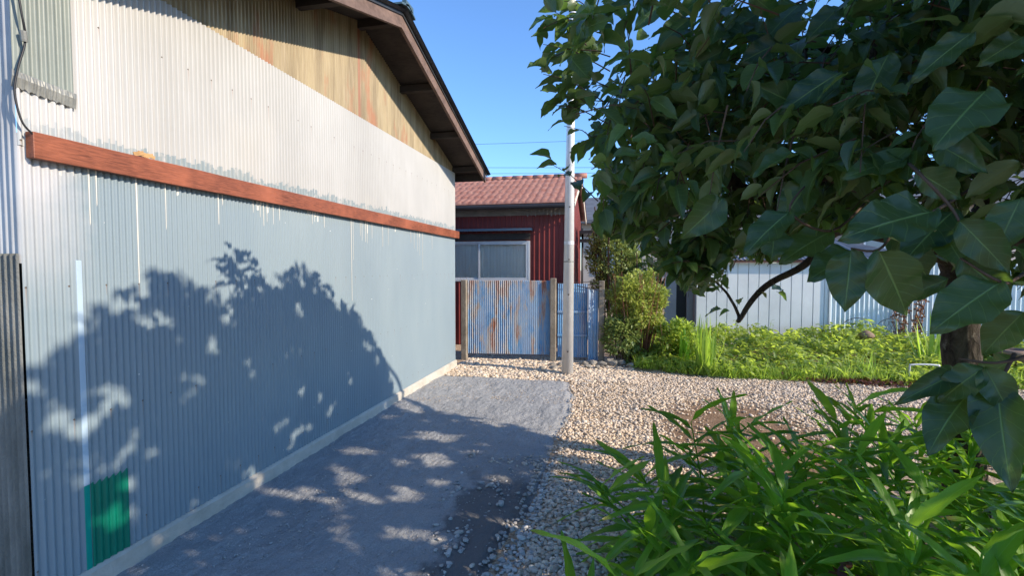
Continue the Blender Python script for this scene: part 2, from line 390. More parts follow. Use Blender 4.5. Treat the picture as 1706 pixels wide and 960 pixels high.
def pebs(name, P, tv, tf, lift=.25):
    k = len(P); S = np.stack([P[:, 2]*rng.uniform(.8, 1.5, k), P[:, 2]*rng.uniform(.7, 1.1, k), P[:, 2]*rng.uniform(.35, .7, k)], -1)
    Rm = rotm(rng.uniform(0, 6.28, k), rng.normal(0, .25, k), rng.normal(0, .25, k)); Ms = Rm*S[:, None, :]
    onpad = np.array([x < pad_edge(min(y, 6.2)) and y < 6.3 for x, y, s in P])
    Z = np.array([gz(x, y) for x, y, s in P]); Z = np.where(onpad, .010, Z)+P[:, 2]*lift+rng.uniform(0, .006, k)
    base = tv*(1+rng.normal(0, .09, (len(tv), 1)))
    V, F = stamp(base, tf, Ms, np.column_stack([P[:, 0], P[:, 1], Z]))
    V += rng.normal(0, .0009, V.shape)
    pe = np.array([pad_edge(q) for q in np.minimum(P[:, 1], 6.2)])*(P[:, 1] < 6.3)-9*(P[:, 1] >= 6.3)
    r = np.clip(rng.normal(.5, .28, k), 0, 1); gq = np.clip(rng.normal(.06, .3, k), 0, 1); gq = np.where(P[:, 0] < -.45+(0*P[:, 0]), np.where(P[:, 1] < 5, np.clip(gq+.5, 0, 1), gq), gq)
    gq = np.where((P[:, 1] < 3.3), np.clip(gq+.3, 0, 1), gq); r = np.where(P[:, 0] < pe, r*.55, r)
    at_ = {'rnd': np.repeat(r, len(tv)), 'grey': np.repeat(gq, len(tv))}
    return V, F, at_
near = P[:, 1] < 2.9
V1, F1, a1 = pebs('n', P[near], tv2, tf2); V2, F2, a2 = pebs('f', P[~near], tv, tf)
o = np_obj('gravel', np.concatenate([V1, V2]), np.concatenate([F1, F2+len(V1)]), M['pebble'], None, True, {q: np.concatenate([a1[q], a2[q]]) for q in a1})
tag(o, 'tan and grey pebble gravel spread beside and beyond the concrete strip', 'gravel', kind='stuff')

# ================================================================== SHED
shed = thing('corrugated_shed', (WX, YC, 0), 'gable ended shed clad in corrugated sheet, grey below and cream above a red brown board', 'shed')
corr('siding', M['lower'], shed, (WX, YL), (WX, YR), .105, 2.05, (1, 0), rows=2)['label'] = 'grey painted lower siding with cream paint drips'
corr('siding', M['upper'], shed, (WX+.004, YL), (WX+.004, YR), 2.00, 2.925, (1, 0), amp=.0075, seg=10)['label'] = 'cream painted upper siding'
AP = 3.735+.10   # underside of deck at ridge
def deck(y): return AP-.31*abs(y-YC)
corr('gable_panel', M['gable'], shed, (WX-.006, YL+.55), (WX-.006, YR), 2.90, lambda s: deck(YL+.55+s)-.005, (1, 0))['label'] = 'brown weathered resin gable panel'
corr('gable_panel', M['gable_old'], shed, (WX-.009, YL), (WX-.009, YL+.57), 2.90, lambda s: deck(YL+s)-.005, (1, 0))
corr('front_wall', M['front'], shed, (WX, YL), (WX-4.2, YL), 1.52, lambda s: deck(YL)-.02, (0, -1), amp=.006)
corr('front_wall', M['tar'], shed, (WX+.004, YL-.012), (WX-4.2, YL-.012), 0, 1.56, (0, -1), amp=.006)['label'] = 'rough dark grey lower front wall'
corr('back_wall', M['front'], shed, (WX, YR), (WX-4.2, YR), .0, deck(YR)-.02, (0, 1), amp=.006)
mb = MB(); mb.box((WX-4.25, YL+.01, 0), (WX-4.2, YR-.01, 2.8)); mb.build('end_wall', M['gable_old'], shed)
mb = MB(); mb.box((WX-.15, YL+.02, -.2), (WX+.022, YR+.015, .10)); 
kb = []
n_ = 120
V = []
for i in range(n_+1):
    y = YL+.02+(YR-YL-.005)*i/n_; j1 = .006*noise.noise((0, y*5, 1)); j2 = .008*noise.noise((3, y*4, 1))
    V += [(WX+.030+j2, y, -.2), (WX+.024+j1, y, .092+j1*.6), (WX+.008, y, .106), (WX-.15, y, .106)]
F = [(4*i+q, 4*i+q+1, 4*i+q+5, 4*i+q+4) for i in range(n_) for q in range(3)]
F += [(0, 1, 2, 3)[::-1], tuple(4*n_+q for q in range(4))]
mesh_obj('foundation', V, F, M['kerb'], shed, False)
# green primer patch and the pale strip next to it, following the corrugation
def patch(name, mat, y0, y1, z0, ztop, amp=.0056, out=.0035):
    s0 = y0-YL; m = int((y1-y0)/.032*8)+1; s = np.linspace(s0, y1-YL, m); off = amp*np.sin(2*np.pi*s/.032)+out
    V = np.concatenate([np.column_stack([WX+off, YL+s, np.full(m, z0)]), np.column_stack([WX+off, YL+s, [ztop(a) for a in s]])])
    i = np.arange(m-1); return np_obj(name, V, np.column_stack([i, i+1, m+i+1, m+i]), mat, shed)
patch('primer_patch', M['green'], 1.725, 1.905, .03, lambda s: .497+.010*math.sin(2*math.pi*s/.032))
mb = MB()
for z0, z1, mt, nm in ((.50, 1.535, 'strip', 'cover_strip'), (.02, .50, 'strip_green', 'cover_strip')):
    mb = MB(); mb.box((WX-.002, 1.697, z0), (WX+.0075, 1.722, z1)); q = mb.build(nm, M[mt], shed, bevel=.003)
    q['label'] = 'pale blue painted cover strip' if mt == 'strip' else 'teal green painted lower cover strip'
# runs of cream paint below the board
M['drip'] = m_plain('cream_drip', (.60, .58, .52), .45, 0, .05, 5, 0); dr = []
def wall_y(u, v): r_ = fw*FPX+rt*(u-853)+up*(480-v); q = CC+r_*(WX/r_[0]); return q[1], q[2]
for u, v in ((152, 372), (158, 340), (228, 470), (235, 462), (280, 380), (363, 372), (372, 340), (418, 352), (424, 340), (433, 360), (440, 375), (446, 368), (452, 372), (457, 388), (464, 366), (587, 500), (589, 432), (598, 392), (603, 400), (607, 402), (611, 404), (618, 396), (636, 410), (647, 408), (684, 404), (689, 413), (694, 418), (699, 425), (703, 450), (719, 415), (520, 372), (540, 378)):
    y, z = wall_y(u, v); k_ = round((y-YL)/.032-.25)
    if k_ in dr: continue
    dr.append(k_); y = YL+(k_+.25)*.032; w_ = .0028+.002*random.random(); xd = WX+.0056
    mb = MB(); mb.add([(xd+.0012, y-w_, 1.955), (xd+.0012, y+w_, 1.955), (xd+.0012, y+w_*.6, z), (xd+.0012, y-w_*.6, z), (xd+.0005, y-w_*1.15, 1.955), (xd+.0005, y+w_*1.15, 1.955), (xd+.0003, y, z-.012)],
           [(0, 3, 2, 1), (4, 6, 3, 0), (1, 2, 6, 5), (3, 6, 2)])
    mb.build('paint_drip', M['drip'], shed)
# board
mb = MB(); 
N = 40; V = []
for i in range(N+1):
    y = YL+.025+(YR+.075-YL-.025)*i/N; j = .003*noise.noise((y*2, 0, 0)); k2 = .003*noise.noise((y*2, 5, 0))
    V += [(WX+.006, y, 1.952+j), (WX+.05, y, 1.950+j), (WX+.05, y, 2.058+k2), (WX+.006, y, 2.060+k2)]
F = [(4*i+q, 4*i+(q+1) % 4, 4*i+4+(q+1) % 4, 4*i+4+q) for i in range(N) for q in range(4)]+[(3, 2, 1, 0), (4*N, 4*N+1, 4*N+2, 4*N+3)]
mesh_obj('wooden_board', V, F, M['board'], shed, bevel=.003)
# roof: deck, sheet, barge boards, purlins
BX = WX+.40; EY = 2.93; XB = WX-4.3
for s in (-1, 1):
    def P_(x, t, dz): return (x, YC+s*t, AP-.31*t+dz)
    mb = MB(); mb.add([P_(BX, 0, 0), P_(BX, EY, 0), P_(XB, EY, 0), P_(XB, 0, 0), P_(BX, 0, .02), P_(BX, EY, .02), P_(XB, EY, .02), P_(XB, 0, .02)],
                      [(0, 1, 2, 3), (7, 6, 5, 4), (0, 4, 5, 1), (1, 5, 6, 2), (2, 6, 7, 3)])
    mb.build('roof_deck', M['dark_wood'], shed)
    # corrugated roof sheet, waves run down the slope
    xs_ = np.arange(XB-.03, BX+.09, .0095); wv = .008*np.sin(2*np.pi*xs_/.076); T_ = (-.02 if s > 0 else .0, EY+.07)
    V = []
    for t in (0, EY+.07):
        for dz in (0.034, .028): V += [(x, YC+s*t, AP-.31*t+dz+w_) for x, w_ in zip(xs_, wv)]
    m = len(xs_); i = np.arange(m-1)
    F = np.concatenate([np.column_stack([i, i+1, 2*m+i+1, 2*m+i]), np.column_stack([m+i, m+i+1, 3*m+i+1, 3*m+i])[:, ::-1], np.column_stack([2*m+i, 2*m+i+1, 3*m+i+1, 3*m+i])])
    np_obj('roof_sheet', np.array(V), F, M['roof_dark'], shed)
    mb = MB(); bx0, bx1 = BX-.004, BX+.028
    v = []
    for x in (bx0, bx1): v += [(x, YC+s*.001, AP-.115), (x, YC+s*(EY+.01), AP-.31*EY-.115), (x, YC+s*(EY+.01), AP-.31*EY+.018), (x, YC+s*.001, AP+.022)]
    mb.add(v, [(0, 1, 2, 3), (7, 6, 5, 4), (0, 4, 5, 1), (1, 5, 6, 2), (2, 6, 7, 3), (3, 7, 4, 0)]); mb.build('barge_board', M['barge'], shed, bevel=.003)
    mb = MB(); v = []   # edge flashing on the verge
    for x in (bx1+.001, bx1+.012): v += [(x, YC, AP-.005), (x, YC+s*(EY+.05), AP-.31*(EY+.05)-.005), (x, YC+s*(EY+.05), AP-.31*(EY+.05)+.04), (x, YC, AP+.04)]
    mb.add(v, [(0, 1, 2, 3), (7, 6, 5, 4), (0, 4, 5, 1), (1, 5, 6, 2), (2, 6, 7, 3), (3, 7, 4, 0)]); mb.build('flashing', M['roof_dark'], shed)
    mb = MB(); mb.box((XB, YC+s*(EY-.03)-.012, AP-.31*EY-.10), (BX-.006, YC+s*(EY-.03)+.012, AP-.31*EY+.005)); mb.build('eave_fascia', M['dark_wood'], shed)
    for t in (.0, .9, 1.8, 2.66):
        if s < 0 and t == 0: continue
        mb = MB(); zt = AP-.31*t; mb.box((WX-.3, YC+s*t-.03, zt-.085), (BX-.006, YC+s*t+.03, zt-.012)); mb.build('purlin', M['dark_wood'], shed)
mb = MB()
for s in (-1, 1):
    v = []
    for x in (XB-.04, BX+.10): v += [(x, YC, AP+.085), (x, YC+s*.15, AP+.035), (x, YC+s*.15, AP+.018), (x, YC, AP+.066)]
    mb.add(v, [(0, 1, 5, 4), (1, 2, 6, 5), (2, 3, 7, 6), (0, 3, 2, 1), (4, 5, 6, 7)])
mb.box((BX+.06, YC-.06, AP+.05), (BX+.10, YC+.10, AP+.10)); mb.build('ridge_cap', M['ridge_cap'], shed)
# resin patch sheet and torn tape at the upper left corner
s0 = .0; m = 60; s = np.linspace(-.01, .21, m)
V = np.concatenate([np.column_stack([WX+.014+.005*np.sin(2*np.pi*s/.032), YL+s, np.full(m, zz)+(.008*np.sin(s*60) if zz < 2.5 else 0)]) for zz in (2.265, 3.0)])
i = np.arange(m-1); np_obj('patch_sheet', V, np.column_stack([i, i+1, m+i+1, m+i]), M['poly'], shed)
V = []; mm = 40
for i in range(mm+1):
    y = YL-.02+.235*i/mm; j = .006*noise.noise((y*60, 0, 0)); dz = -.018*(i/mm)
    V += [(WX+.022+.003*noise.noise((y*90, 1, 0)), y, 2.292+dz+j), (WX+.023+.005*noise.noise((y*110, 2, 0)), y, 2.268+dz+j), (WX+.014+.004*noise.noise((y*140, 3, 0)), y, 2.228+dz+.012*noise.noise((y*90, 4, 0)))]
np_obj('tape', np.array(V), np.array([(3*i+q, 3*i+q+1, 3*i+q+4, 3*i+q+3) for i in range(mm) for q in range(2)]), M['tape'], shed, False)

def bez(pts, n=8):
    pts = [Vector(p) for p in pts]; out = []
    for i in range(len(pts)-1):
        p0 = pts[max(i-1, 0)]; p1 = pts[i]; p2 = pts[i+1]; p3 = pts[min(i+2, len(pts)-1)]
        for k in range(n):
            t = k/n; out.append(.5*((2*p1)+(p2-p0)*t+(2*p0-5*p1+4*p2-p3)*t*t+(3*p1-p0-3*p2+p3)*t**3))
    out.append(pts[-1]); return out
cb = thing('electric_cable', (WX+.05, 1.49, 2.05), 'black cable hanging down the upper left corner of the shed wall', 'cable')
mb = MB(); mb.tube(bez([(WX+.05, 1.475, 2.75), (WX+.06, 1.495, 2.52), (WX+.045, 1.515, 2.42), (WX+.04, 1.49, 2.30), (WX+.035, 1.478, 2.20), (WX+.04, 1.495, 2.09), (WX+.045, 1.53, 2.045)]), .0042, 6); mb.build('cord', M['black'], cb, True)
mb = MB(); mb.tube([(WX+.05, 1.505, 2.45), (WX+.045, 1.512, 2.41)], .011, 8); mb.build('connector', M['tape'], cb)
# splintered plywood lying on the board
mb = MB()
for (y, a, L, w_) in ((1.985, .35, .05, .02), (2.01, -.4, .055, .022), (2.035, .2, .05, .018), (2.05, -.6, .045, .016)):
    mb.prism((WX+.028, y-L/2*math.cos(a), 2.073-L/2*math.sin(a)*.6), (WX+.034, y+L/2*math.cos(a), 2.078+L/2*math.sin(a)*.6), .004, w_, (0, 0, 1))
o = mb.build('wood_scrap', M['scrap']); tag(o, 'splintered scrap of brown plywood resting on top of the red brown board', 'wood scrap')

# ================================================================== RED HOUSE
HX1 = -.86; HY = 9.0
M['red'] = m_plain('dark_red_siding', (.19, .036, .032), .45, .1, .3, 2, .05)
def mat_tile():
    n = NT('red_roof_tile', .55, .3); c = n.mix(n.ramp(n.noise(9, det=5), .3, .7), (.31, .12, .085), (.46, .235, .175))
    c = n.mix(n.math('MULTIPLY', n.ramp(n.noise(25), .55, .72), .5), c, (.52, .36, .28)); n.col(c); n.bump(n.noise(50), .3, .01); return n.m
M['tile'] = mat_tile()
M['alu'] = m_plain('aluminium_frame', (.62, .64, .66), .35, .3, .1, 3, 0)
M['gutter'] = m_plain('dark_gutter', (.035, .035, .04), .4, 0, .2, 3, 0)
M['fascia'] = m_wood('grey_fascia', (.24, .22, .20), (1, 5, 5), .8, .3)
M['cream'] = m_plain('cream_verge', (.62, .56, .46), .7, 0, .15, 3, .05)
M['shutter'] = m_plain('blue_grey_shutter_box', (.16, .21, .25), .35, .4, .15, 3, 0)
M['curtain'] = m_plain('cream_curtain', (.90, .86, .78), .9, 0, .04, 5, .1)
M['dark'] = m_plain('dark_interior', (.03, .03, .03), .9, 0, .1, 3, 0)
gm = bpy.data.materials.new('window_glass'); gm.use_nodes = True; t = gm.node_tree; t.nodes.clear()
o_ = t.nodes.new('ShaderNodeOutputMaterial'); mx = t.nodes.new('ShaderNodeMixShader'); tr = t.nodes.new('ShaderNodeBsdfTransparent'); gl = t.nodes.new('ShaderNodeBsdfGlossy'); fr = t.nodes.new('ShaderNodeFresnel')
fr.inputs[0].default_value = 1.3; gl.inputs['Roughness'].default_value = .02; tr.inputs[0].default_value = (.965, .975, .97, 1)
t.links.new(fr.outputs[0], mx.inputs[0]); t.links.new(tr.outputs[0], mx.inputs[1]); t.links.new(gl.outputs[0], mx.inputs[2]); t.links.new(mx.outputs[0], o_.inputs[0]); M['glass'] = gm

H = thing('red_house', (-3, HY, 0), 'low house with dark red ribbed siding and a red tiled roof behind the blue fence', 'house')
WX0, WX1, WZ0, WZ1 = -3.55, -1.585, 1.24, 2.02
corr('front_wall', M['red'], H, (-6, HY), (WX0, HY), 0, 2.62, (0, -1), .095, .014, kind='rib')
corr('front_wall', M['red'], H, (WX1, HY), (HX1, HY), 0, 2.62, (0, -1), .095, .014, kind='rib')
corr('front_wall', M['red'], H, (WX0, HY), (WX1, HY), WZ1, 2.62, (0, -1), .095, .014, kind='rib')
corr('front_wall', M['red'], H, (WX0, HY), (WX1, HY), 0, WZ0, (0, -1), .095, .014, kind='rib')
GS = .42
def hz(y): return 2.67+GS*(y-8.72) if y < 10.5 else 2.67+GS*(10.5-8.72)-GS*(y-10.5)
corr('side_wall', M['red'], H, (HX1, HY), (HX1, 12.1), 0, lambda s: hz(HY+s)-.06, (1, 0), .095, .014, kind='rib')
mb = MB(); mb.box((HX1-.03, HY-.02, 0), (HX1+.018, HY+.03, 2.6)); mb.build('corner_trim', M['red'], H)
mb = MB(); mb.box((-6, 12.05, 0), (HX1-.02, 12.1, 2.6)); mb.build('back_wall', M['red'], H)
mb = MB(); mb.box((-6.5, HY-.02, 2.50), (HX1-.0, HY+.0-.002, 2.60)); mb.box((-6.5, HY-.10, 2.60), (HX1+.1, HY+.02, 2.625)); mb.build('fascia', M['fascia'], H)
mb = MB(); mb.box((-6.5, 8.735, 2.60), (HX1+.12, 8.76, 2.67)); mb.tube([(-6.5, 8.70, 2.635), (HX1+.14, 8.70, 2.635)], .045, 10); mb.build('gutter', M['gutter'], H)
# tiled roof
for side in (0, 1):
    rows = 5; cw = .135; x = np.arange(-6.6, HX1+.16, cw/8); wv = .022*np.abs(np.sin(np.pi*(x/cw)))**.8
    V = []; y0, y1 = (8.68, 10.5) if side == 0 else (12.3, 10.5)
    for r in range(rows):
        for q in (0, 1):
            y = y0+(y1-y0)*(r+q)/rows; z = hz(8.72)+(abs(y-y0))*GS+.03+(.028 if q == 0 else 0)
            V.append(np.column_stack([x, np.full(len(x), y), z+wv*(1 if q == 0 else .8)]))
    V.insert(0, np.column_stack([x, np.full(len(x), y0), hz(8.72)+.015+0*x]))
    m = len(x); V = np.concatenate(V); i = np.arange(m-1)
    F = np.concatenate([np.column_stack([r*m+i, r*m+i+1, (r+1)*m+i+1, (r+1)*m+i]) for r in range(2*rows)])
    np_obj('tiled_roof', V, F if side == 0 else F[:, ::-1], M['tile'], H, True)
mb = MB()
zr = hz(10.5)+.08
xx = -6.6
while xx < HX1+.15:
    mb.tube([(xx, 10.5, zr-.01), (xx+.24, 10.5, zr-.01)], [.062, .055], 10); xx += .23
mb.build('ridge_tiles', M['tile'], H, True)
mb = MB()
for y0, y1 in ((8.7, 10.5), (12.3, 10.5)):
    mb.prism((HX1+.12, y0, hz(8.72)-.03), (HX1+.12, y1, hz(10.5)-.03), .03, .12)
mb.build('verge_board', M['cream'], H)
mb = MB(); mb.box((HX1, 8.72, 2.56), (HX1+.10, 9.05, 2.66)); mb.build('soffit', M['cream'], H)
# shutter box over the window
mb = MB(); mb.box((-4.2, HY-.16, 2.235), (-1.53, HY-.005, 2.25)); mb.box((-4.2, HY-.16, 2.205), (-1.53, HY-.15, 2.236)); mb.box((-1.54, HY-.15, 2.20), (-1.53, HY, 2.235)); mb.build('awning', M['shutter'], H)
mb = MB(); mb.box((-4.2, HY-.06, 2.04), (-1.58, HY-.016, 2.16)); mb.build('shutter_box', M['dark_wood'], H)
win = MB()
for a, b in (((WX0, HY-.02, WZ1-.035), (WX1, HY+.03, WZ1)), ((WX0, HY-.02, WZ0), (WX1, HY+.03, WZ0+.04)), ((WX0, HY-.02, WZ0+.04), (WX0+.04, HY+.03, WZ1-.035)), ((WX1-.04, HY-.02, WZ0+.04), (WX1, HY+.03, WZ1-.035))): win.box(a, b)
win = win.build('window', M['alu'], H, bevel=.003)
for k_, (a, b, dy) in enumerate(((WX0+.04, -2.56, .014), (-2.60, WX1-.04, -.008))):
    mb = MB(); z0, z1 = WZ0+.04, WZ1-.035
    mb.box((a, HY+dy-.009, z0), (a+.035, HY+dy+.009, z1)); mb.box((b-.035, HY+dy-.009, z0), (b, HY+dy+.009, z1)); mb.box((a+.035, HY+dy-.009, z0), (b-.035, HY+dy+.009, z0+.04)); mb.box((a+.035, HY+dy-.009, z1-.03), (b-.035, HY+dy+.009, z1))
    mb.build('sash', M['alu'], win)
    mb = MB(); mb.box((a+.03, HY+dy-.002, z0+.03), (b-.03, HY+dy+.002, z1-.02)); mb.build('pane', M['glass'], win)
    xq = np.linspace(a, b, 220); off = .018*np.sin(xq*42+2*np.sin(xq*5))+.012*np.sin(xq*97+k_)
    V = np.concatenate([np.column_stack([xq, HY+.05+off*.30, np.full(220, z)]) for z in (WZ0+.0, WZ1+.0)]); i = np.arange(219)
    np_obj('curtain', V, np.column_stack([i, i+1, 221+i, 220+i]), M['curtain'], win)
mb = MB(); mb.box((WX0-.2, HY+.25, WZ0-.2), (WX1+.2, HY+.27, WZ1+.2)); mb.build('room_back', M['dark'], H)
mb = MB(); mb.tube(bez([(HX1+.12, 8.70, 2.63), (HX1+.10, 8.74, 2.54), (HX1+.03, 8.93, 2.45), (HX1+.035, 8.95, 2.3), (HX1+.035, 8.95, 1.2), (HX1+.035, 8.95, .1)], 5), .018, 8); mb.build('downpipe', M['gutter'], H, True)
mb = MB(); mb.tube([(HX1+.05, 12.12, 2.5), (HX1+.05, 12.12, .0)], .03, 8); mb.build('downpipe', M['gutter'], H, True)
mb = MB(); mb.box((HX1-.1, 11.6, 2.33), (HX1+.42, 13.0, 2.40)); mb.box((HX1+.40, 11.6, 2.20), (HX1+.44, 13.0, 2.44)); mb.box((HX1-.1, 11.62, 2.12), (HX1+.3, 11.7, 2.2)); mb.build('side_eave', M['gutter'], H)
# row of wooden clips under the right of the eave
mb = MB()
for k_ in range(9): 
    x = -1.62+k_*.075; mb.prism((x, HY-.12, 2.60), (x+.01, HY-.12, 2.50-.05*random.random()), .02, .012, (0, 1, 0))
mb.build('hanging_hooks', M['fascia'], H)

# ================================================================== BLUE FENCE
def mat_blue(name, rust=1.0, worn=0):
    n = NT(name, .5, .35); x, y, z = n.sep()
    base = n.mix(n.ramp(n.noise(3, det=5), .3, .7), (.06, .20, .42), (.15, .34, .56))
    rib = n.math('FLOOR', n.math('MULTIPLY', x, 1/.064))
    v = n.noise(5, n.scale((1.6, 1, .32), n.pos), 7, .7, .4); topb = n.ramp(z, .9, 1.35)
    v = n.math('ADD', v, n.math('MULTIPLY', n.math('SUBTRACT', n.white(rib), .5), .10)); v = n.math('ADD', v, n.math('MULTIPLY', topb, .09*rust))
    base = n.mix(n.math('MULTIPLY', n.ramp(v, .50, .55), rust), base, (.36, .30, .27))
    base = n.mix(n.math('MULTIPLY', n.ramp(v, .57, .63), rust), base, (.28, .085, .035))
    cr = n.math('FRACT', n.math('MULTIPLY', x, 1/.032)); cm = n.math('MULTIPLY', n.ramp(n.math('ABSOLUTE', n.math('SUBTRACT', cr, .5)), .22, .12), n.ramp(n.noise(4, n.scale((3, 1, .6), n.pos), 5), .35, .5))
    base = n.mix(n.math('MULTIPLY', cm, .55), base, (.50, .50, .50))  # paler crests: worn paint, with sunlight on the ribs put into the colour
    w_ = n.noise(7, n.scale((1, 1, .5), n.pos), 6, .7, 1); base = n.mix(n.math('MULTIPLY', n.ramp(w_, .5, .62), .35+worn), base, (.36, .45, .50))
    n.col(base); return n.m
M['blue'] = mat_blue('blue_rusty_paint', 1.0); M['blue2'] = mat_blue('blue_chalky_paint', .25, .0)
def fy(x): return 7.52+(x+2.45)*.115
FN = thing('corrugated_fence', (-1.6, 7.6, 0), 'low blue corrugated metal fence with rust streaks between two concrete posts', 'fence')
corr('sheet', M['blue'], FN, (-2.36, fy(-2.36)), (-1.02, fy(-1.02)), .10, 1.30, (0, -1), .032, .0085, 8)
for x in (-2.41, -.97):
    mb = MB(); z1 = 1.31 if x < -2 else 1.34; mb.box((x-.045, fy(x)-.075, -.1), (x+.045, fy(x)+.03, z1)); mb.build('post', M['post'], FN, bevel=.008)
for z in (1.1, .3):
    mb = MB(); mb.prism((-2.37, fy(-2.37)+.05, z), (-1.0, fy(-1.0)+.05, z), .04, .05); mb.build('rail', M['dark_wood'], FN)
GT = thing('garden_gate', (-.6, 7.7, 0), 'chalky blue corrugated gate hanging beside the concrete post behind the metal pole', 'gate')
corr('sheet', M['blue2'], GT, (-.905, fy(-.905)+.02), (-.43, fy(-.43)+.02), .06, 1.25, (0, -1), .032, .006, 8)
for z in (.42, .80):
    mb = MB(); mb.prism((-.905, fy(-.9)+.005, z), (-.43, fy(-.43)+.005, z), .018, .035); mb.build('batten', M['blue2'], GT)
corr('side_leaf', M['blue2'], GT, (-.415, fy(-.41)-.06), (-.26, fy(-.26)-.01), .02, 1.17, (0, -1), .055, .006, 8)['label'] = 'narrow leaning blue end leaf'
mb = MB(); mb.box((-.25, fy(-.2)-.06, -.1), (-.165, fy(-.2)+.03, 1.30)); mb.build('post', M['post'], GT, bevel=.008)
M['wire'] = m_plain('rusty_wire', (.10, .09, .085), .5, .5, .3, 5, 0)
mb = MB(); mb.tube([(-.92, fy(-.9)-.05, 1.26), (-.2, fy(-.2)-.07, 1.29)], .005, 6); mb.tube([(-.6, fy(-.6)-.04, 1.22), (-.2, fy(-.2)-.07, 1.14)], .008, 6); mb.tube([(-.42, fy(-.4)-.07, 1.24), (-.2, fy(-.2)-.07, 1.22)], .008, 6); mb.build('wire', M['wire'], GT)

# pole
M['pole'] = m_plain('galvanised_pole', (.66, .66, .65), .45, .35, .12, 5, .08)
PL = thing('metal_pole', (-.655, 6.78, 0), 'tall pale grey galvanised pole standing on the gravel in front of the gate', 'pole')
mb = MB(); ptop = (-.655+.065, 6.78, 7.0); mb.tube([(-.655, 6.78, -.2), (-.625, 6.78, 3.5), ptop], [.084, .057, .040], 28); mb.build('shaft', M['pole'], PL, True)
for z in (.33, 1.13, 1.62, 2.35, 3.1, 3.9):
    mb = MB(); xc = -.655+.0093*z; a = -1.45; r = .084-.0077*z; mb.tube([(xc+r*math.cos(a), 6.78+r*math.sin(a), z), (xc+(r+.018)*math.cos(a), 6.78+(r+.018)*math.sin(a), z)], .011, 6); mb.build('bolt', M['wire'], PL)
mb = MB(); mb.tube([(-.639, 6.78, 1.585), (-.639, 6.78, 1.60)], .0735, 28); mb.build('band', M['tape'], PL)
mb = MB(); mb.tube([(-.638, 6.78, 1.83), (-.638, 6.78, 1.875)], .0715, 28); mb.build('band', M['alu'], PL)

# stones along the foot of the fence
M['stone'] = m_plain('field_stone', (.30, .27, .23), .85, 0, .45, 6, .4)
sv, sf = ico(2)
first = []
for k_ in range(4):
    v = sv.copy(); 
    for i in range(len(v)):
        nz = noise.noise(Vector(v[i])*1.6+Vector((k_*7, 0, 0))); v[i] = v[i]*(1+.42*nz)
    v[:, 2] *= .6; me_o = mesh_obj('stone', v.tolist(), [tuple(f) for f in sf], M['stone'])
    me_o.data.shade_flat(); first.append(me_o)
spots = [(-.05, 7.58, .12), (-.19, 7.47, .08), (.10, 7.62, .10), (-.33, 7.50, .09), (-.45, 7.48, .07), (-.80, 7.35, .075), (-.93, 7.30, .06), (-1.1, 7.38, .055), (-.88, 7.06, .07), (-1.05, 7.0, .06),
         (-1.3, 7.1, .045), (-.4, 7.3, .06), (-1.55, 7.3, .04), (-1.9, 7.35, .04), (-.25, 7.3, .05), (.25, 7.5, .07), (-2.1, 7.15, .045), (-.75, 7.05, .05)]
for i, (x, y, r) in enumerate(spots):
    o = first[i] if i < 4 else first[i % 4].copy()
    if i >= 4: COL.objects.link(o)
    o.location = (x, y, r*.25); o.scale = (r, r*.85, r*.9); o.rotation_euler = (0, 0, random.uniform(0, 6.28))
    tag(o, 'rough grey brown stone lying at the foot of the blue fence and gate', 'stone', 'stones along the foot of the blue fence')

# ================================================================== BACK BUILDINGS
M['white'] = m_plain('white_panel', (.74, .75, .74), .5, .1, .14, 1.2, .05)
M['white2'] = m_plain('pale_blue_white_sheet', (.70, .78, .82), .45, .2, .15, 1.5, .05)
M['shade'] = m_plain('shaded_sheet', (.30, .30, .31), .6, .1, .2, 2, .05)  # darkened grey: the shade on these walls is put into the colour
M['oldroof'] = m_plain('weathered_roof_sheet', (.26, .25, .24), .6, .2, .35, 3, .2)
M['rustrim'] = m_plain('rusty_trim', (.13, .06, .04), .7, 0, .3, 6, .1)
S2 = thing('white_shed', (4, 9.8, 0), 'low shed of white metal panels and pale corrugated sheet behind the weeds', 'shed')
BY = 9.8
p = lambda u: float(atY(u, 500, BY)[0])
x0, x1, x2, x3 = p(1160), p(1382), p(1545), 11
corr('panel_wall', M['white'], S2, (x0, BY), (x1, BY), 0, 1.60, (0, -1), .185, .02, kind='panel')
corr('corrugated_wall', M['white2'], S2, (x1, BY), (x3, BY), 0, 1.61, (0, -1), .076, .012)
mb = MB(); mb.box((x0-.02, BY+.02, 0), (x0+.02, BY+3, 1.6)); mb.build('side_wall', M['shade'], S2)
mb = MB(); mb.box((x1-.012, BY-.03, 0), (x1+.012, BY-.01, 1.6)); mb.build('corner_trim', M['white'], S2)
mb = MB(); mb.box((x0-.1, BY-.09, 1.605), (x2+.05, BY-.06, 1.655)); mb.box((x0-.1, BY-.06, 1.615), (x2+.05, BY+.04, 1.63)); mb.build('eave_trim', M['rustrim'], S2)
# roof sheet: rises to a ridge then a sloping right end
xa = np.arange(x0-.12, x2+.06, .0095); wv = .01*np.sin(2*np.pi*xa/.076)
V = np.concatenate([np.column_stack([xa, np.full(len(xa), BY-.1), 1.655+wv]), np.column_stack([np.minimum(xa, x2-.9+.0*xa), np.full(len(xa), BY+1.6), 1.655+.47+wv])]); m = len(xa); i = np.arange(m-1)
np_obj('roof', V, np.column_stack([i, i+1, m+i+1, m+i]), M['oldroof'], S2)
mb = MB(); mb.add([(x2+.06, BY-.1, 1.65), (x2-.9, BY+1.6, 2.12), (x2+.06, BY+3.2, 1.65)], [(0, 2, 1)]); mb.add([(x0-.12, BY+1.6, 2.12), (x2-.9, BY+1.6, 2.12), (x2+.06, BY+3.2, 1.65), (x0-.12, BY+3.2, 1.65)], [(0, 1, 2, 3)]); mb.build('rear_roof', M['oldroof'], S2)
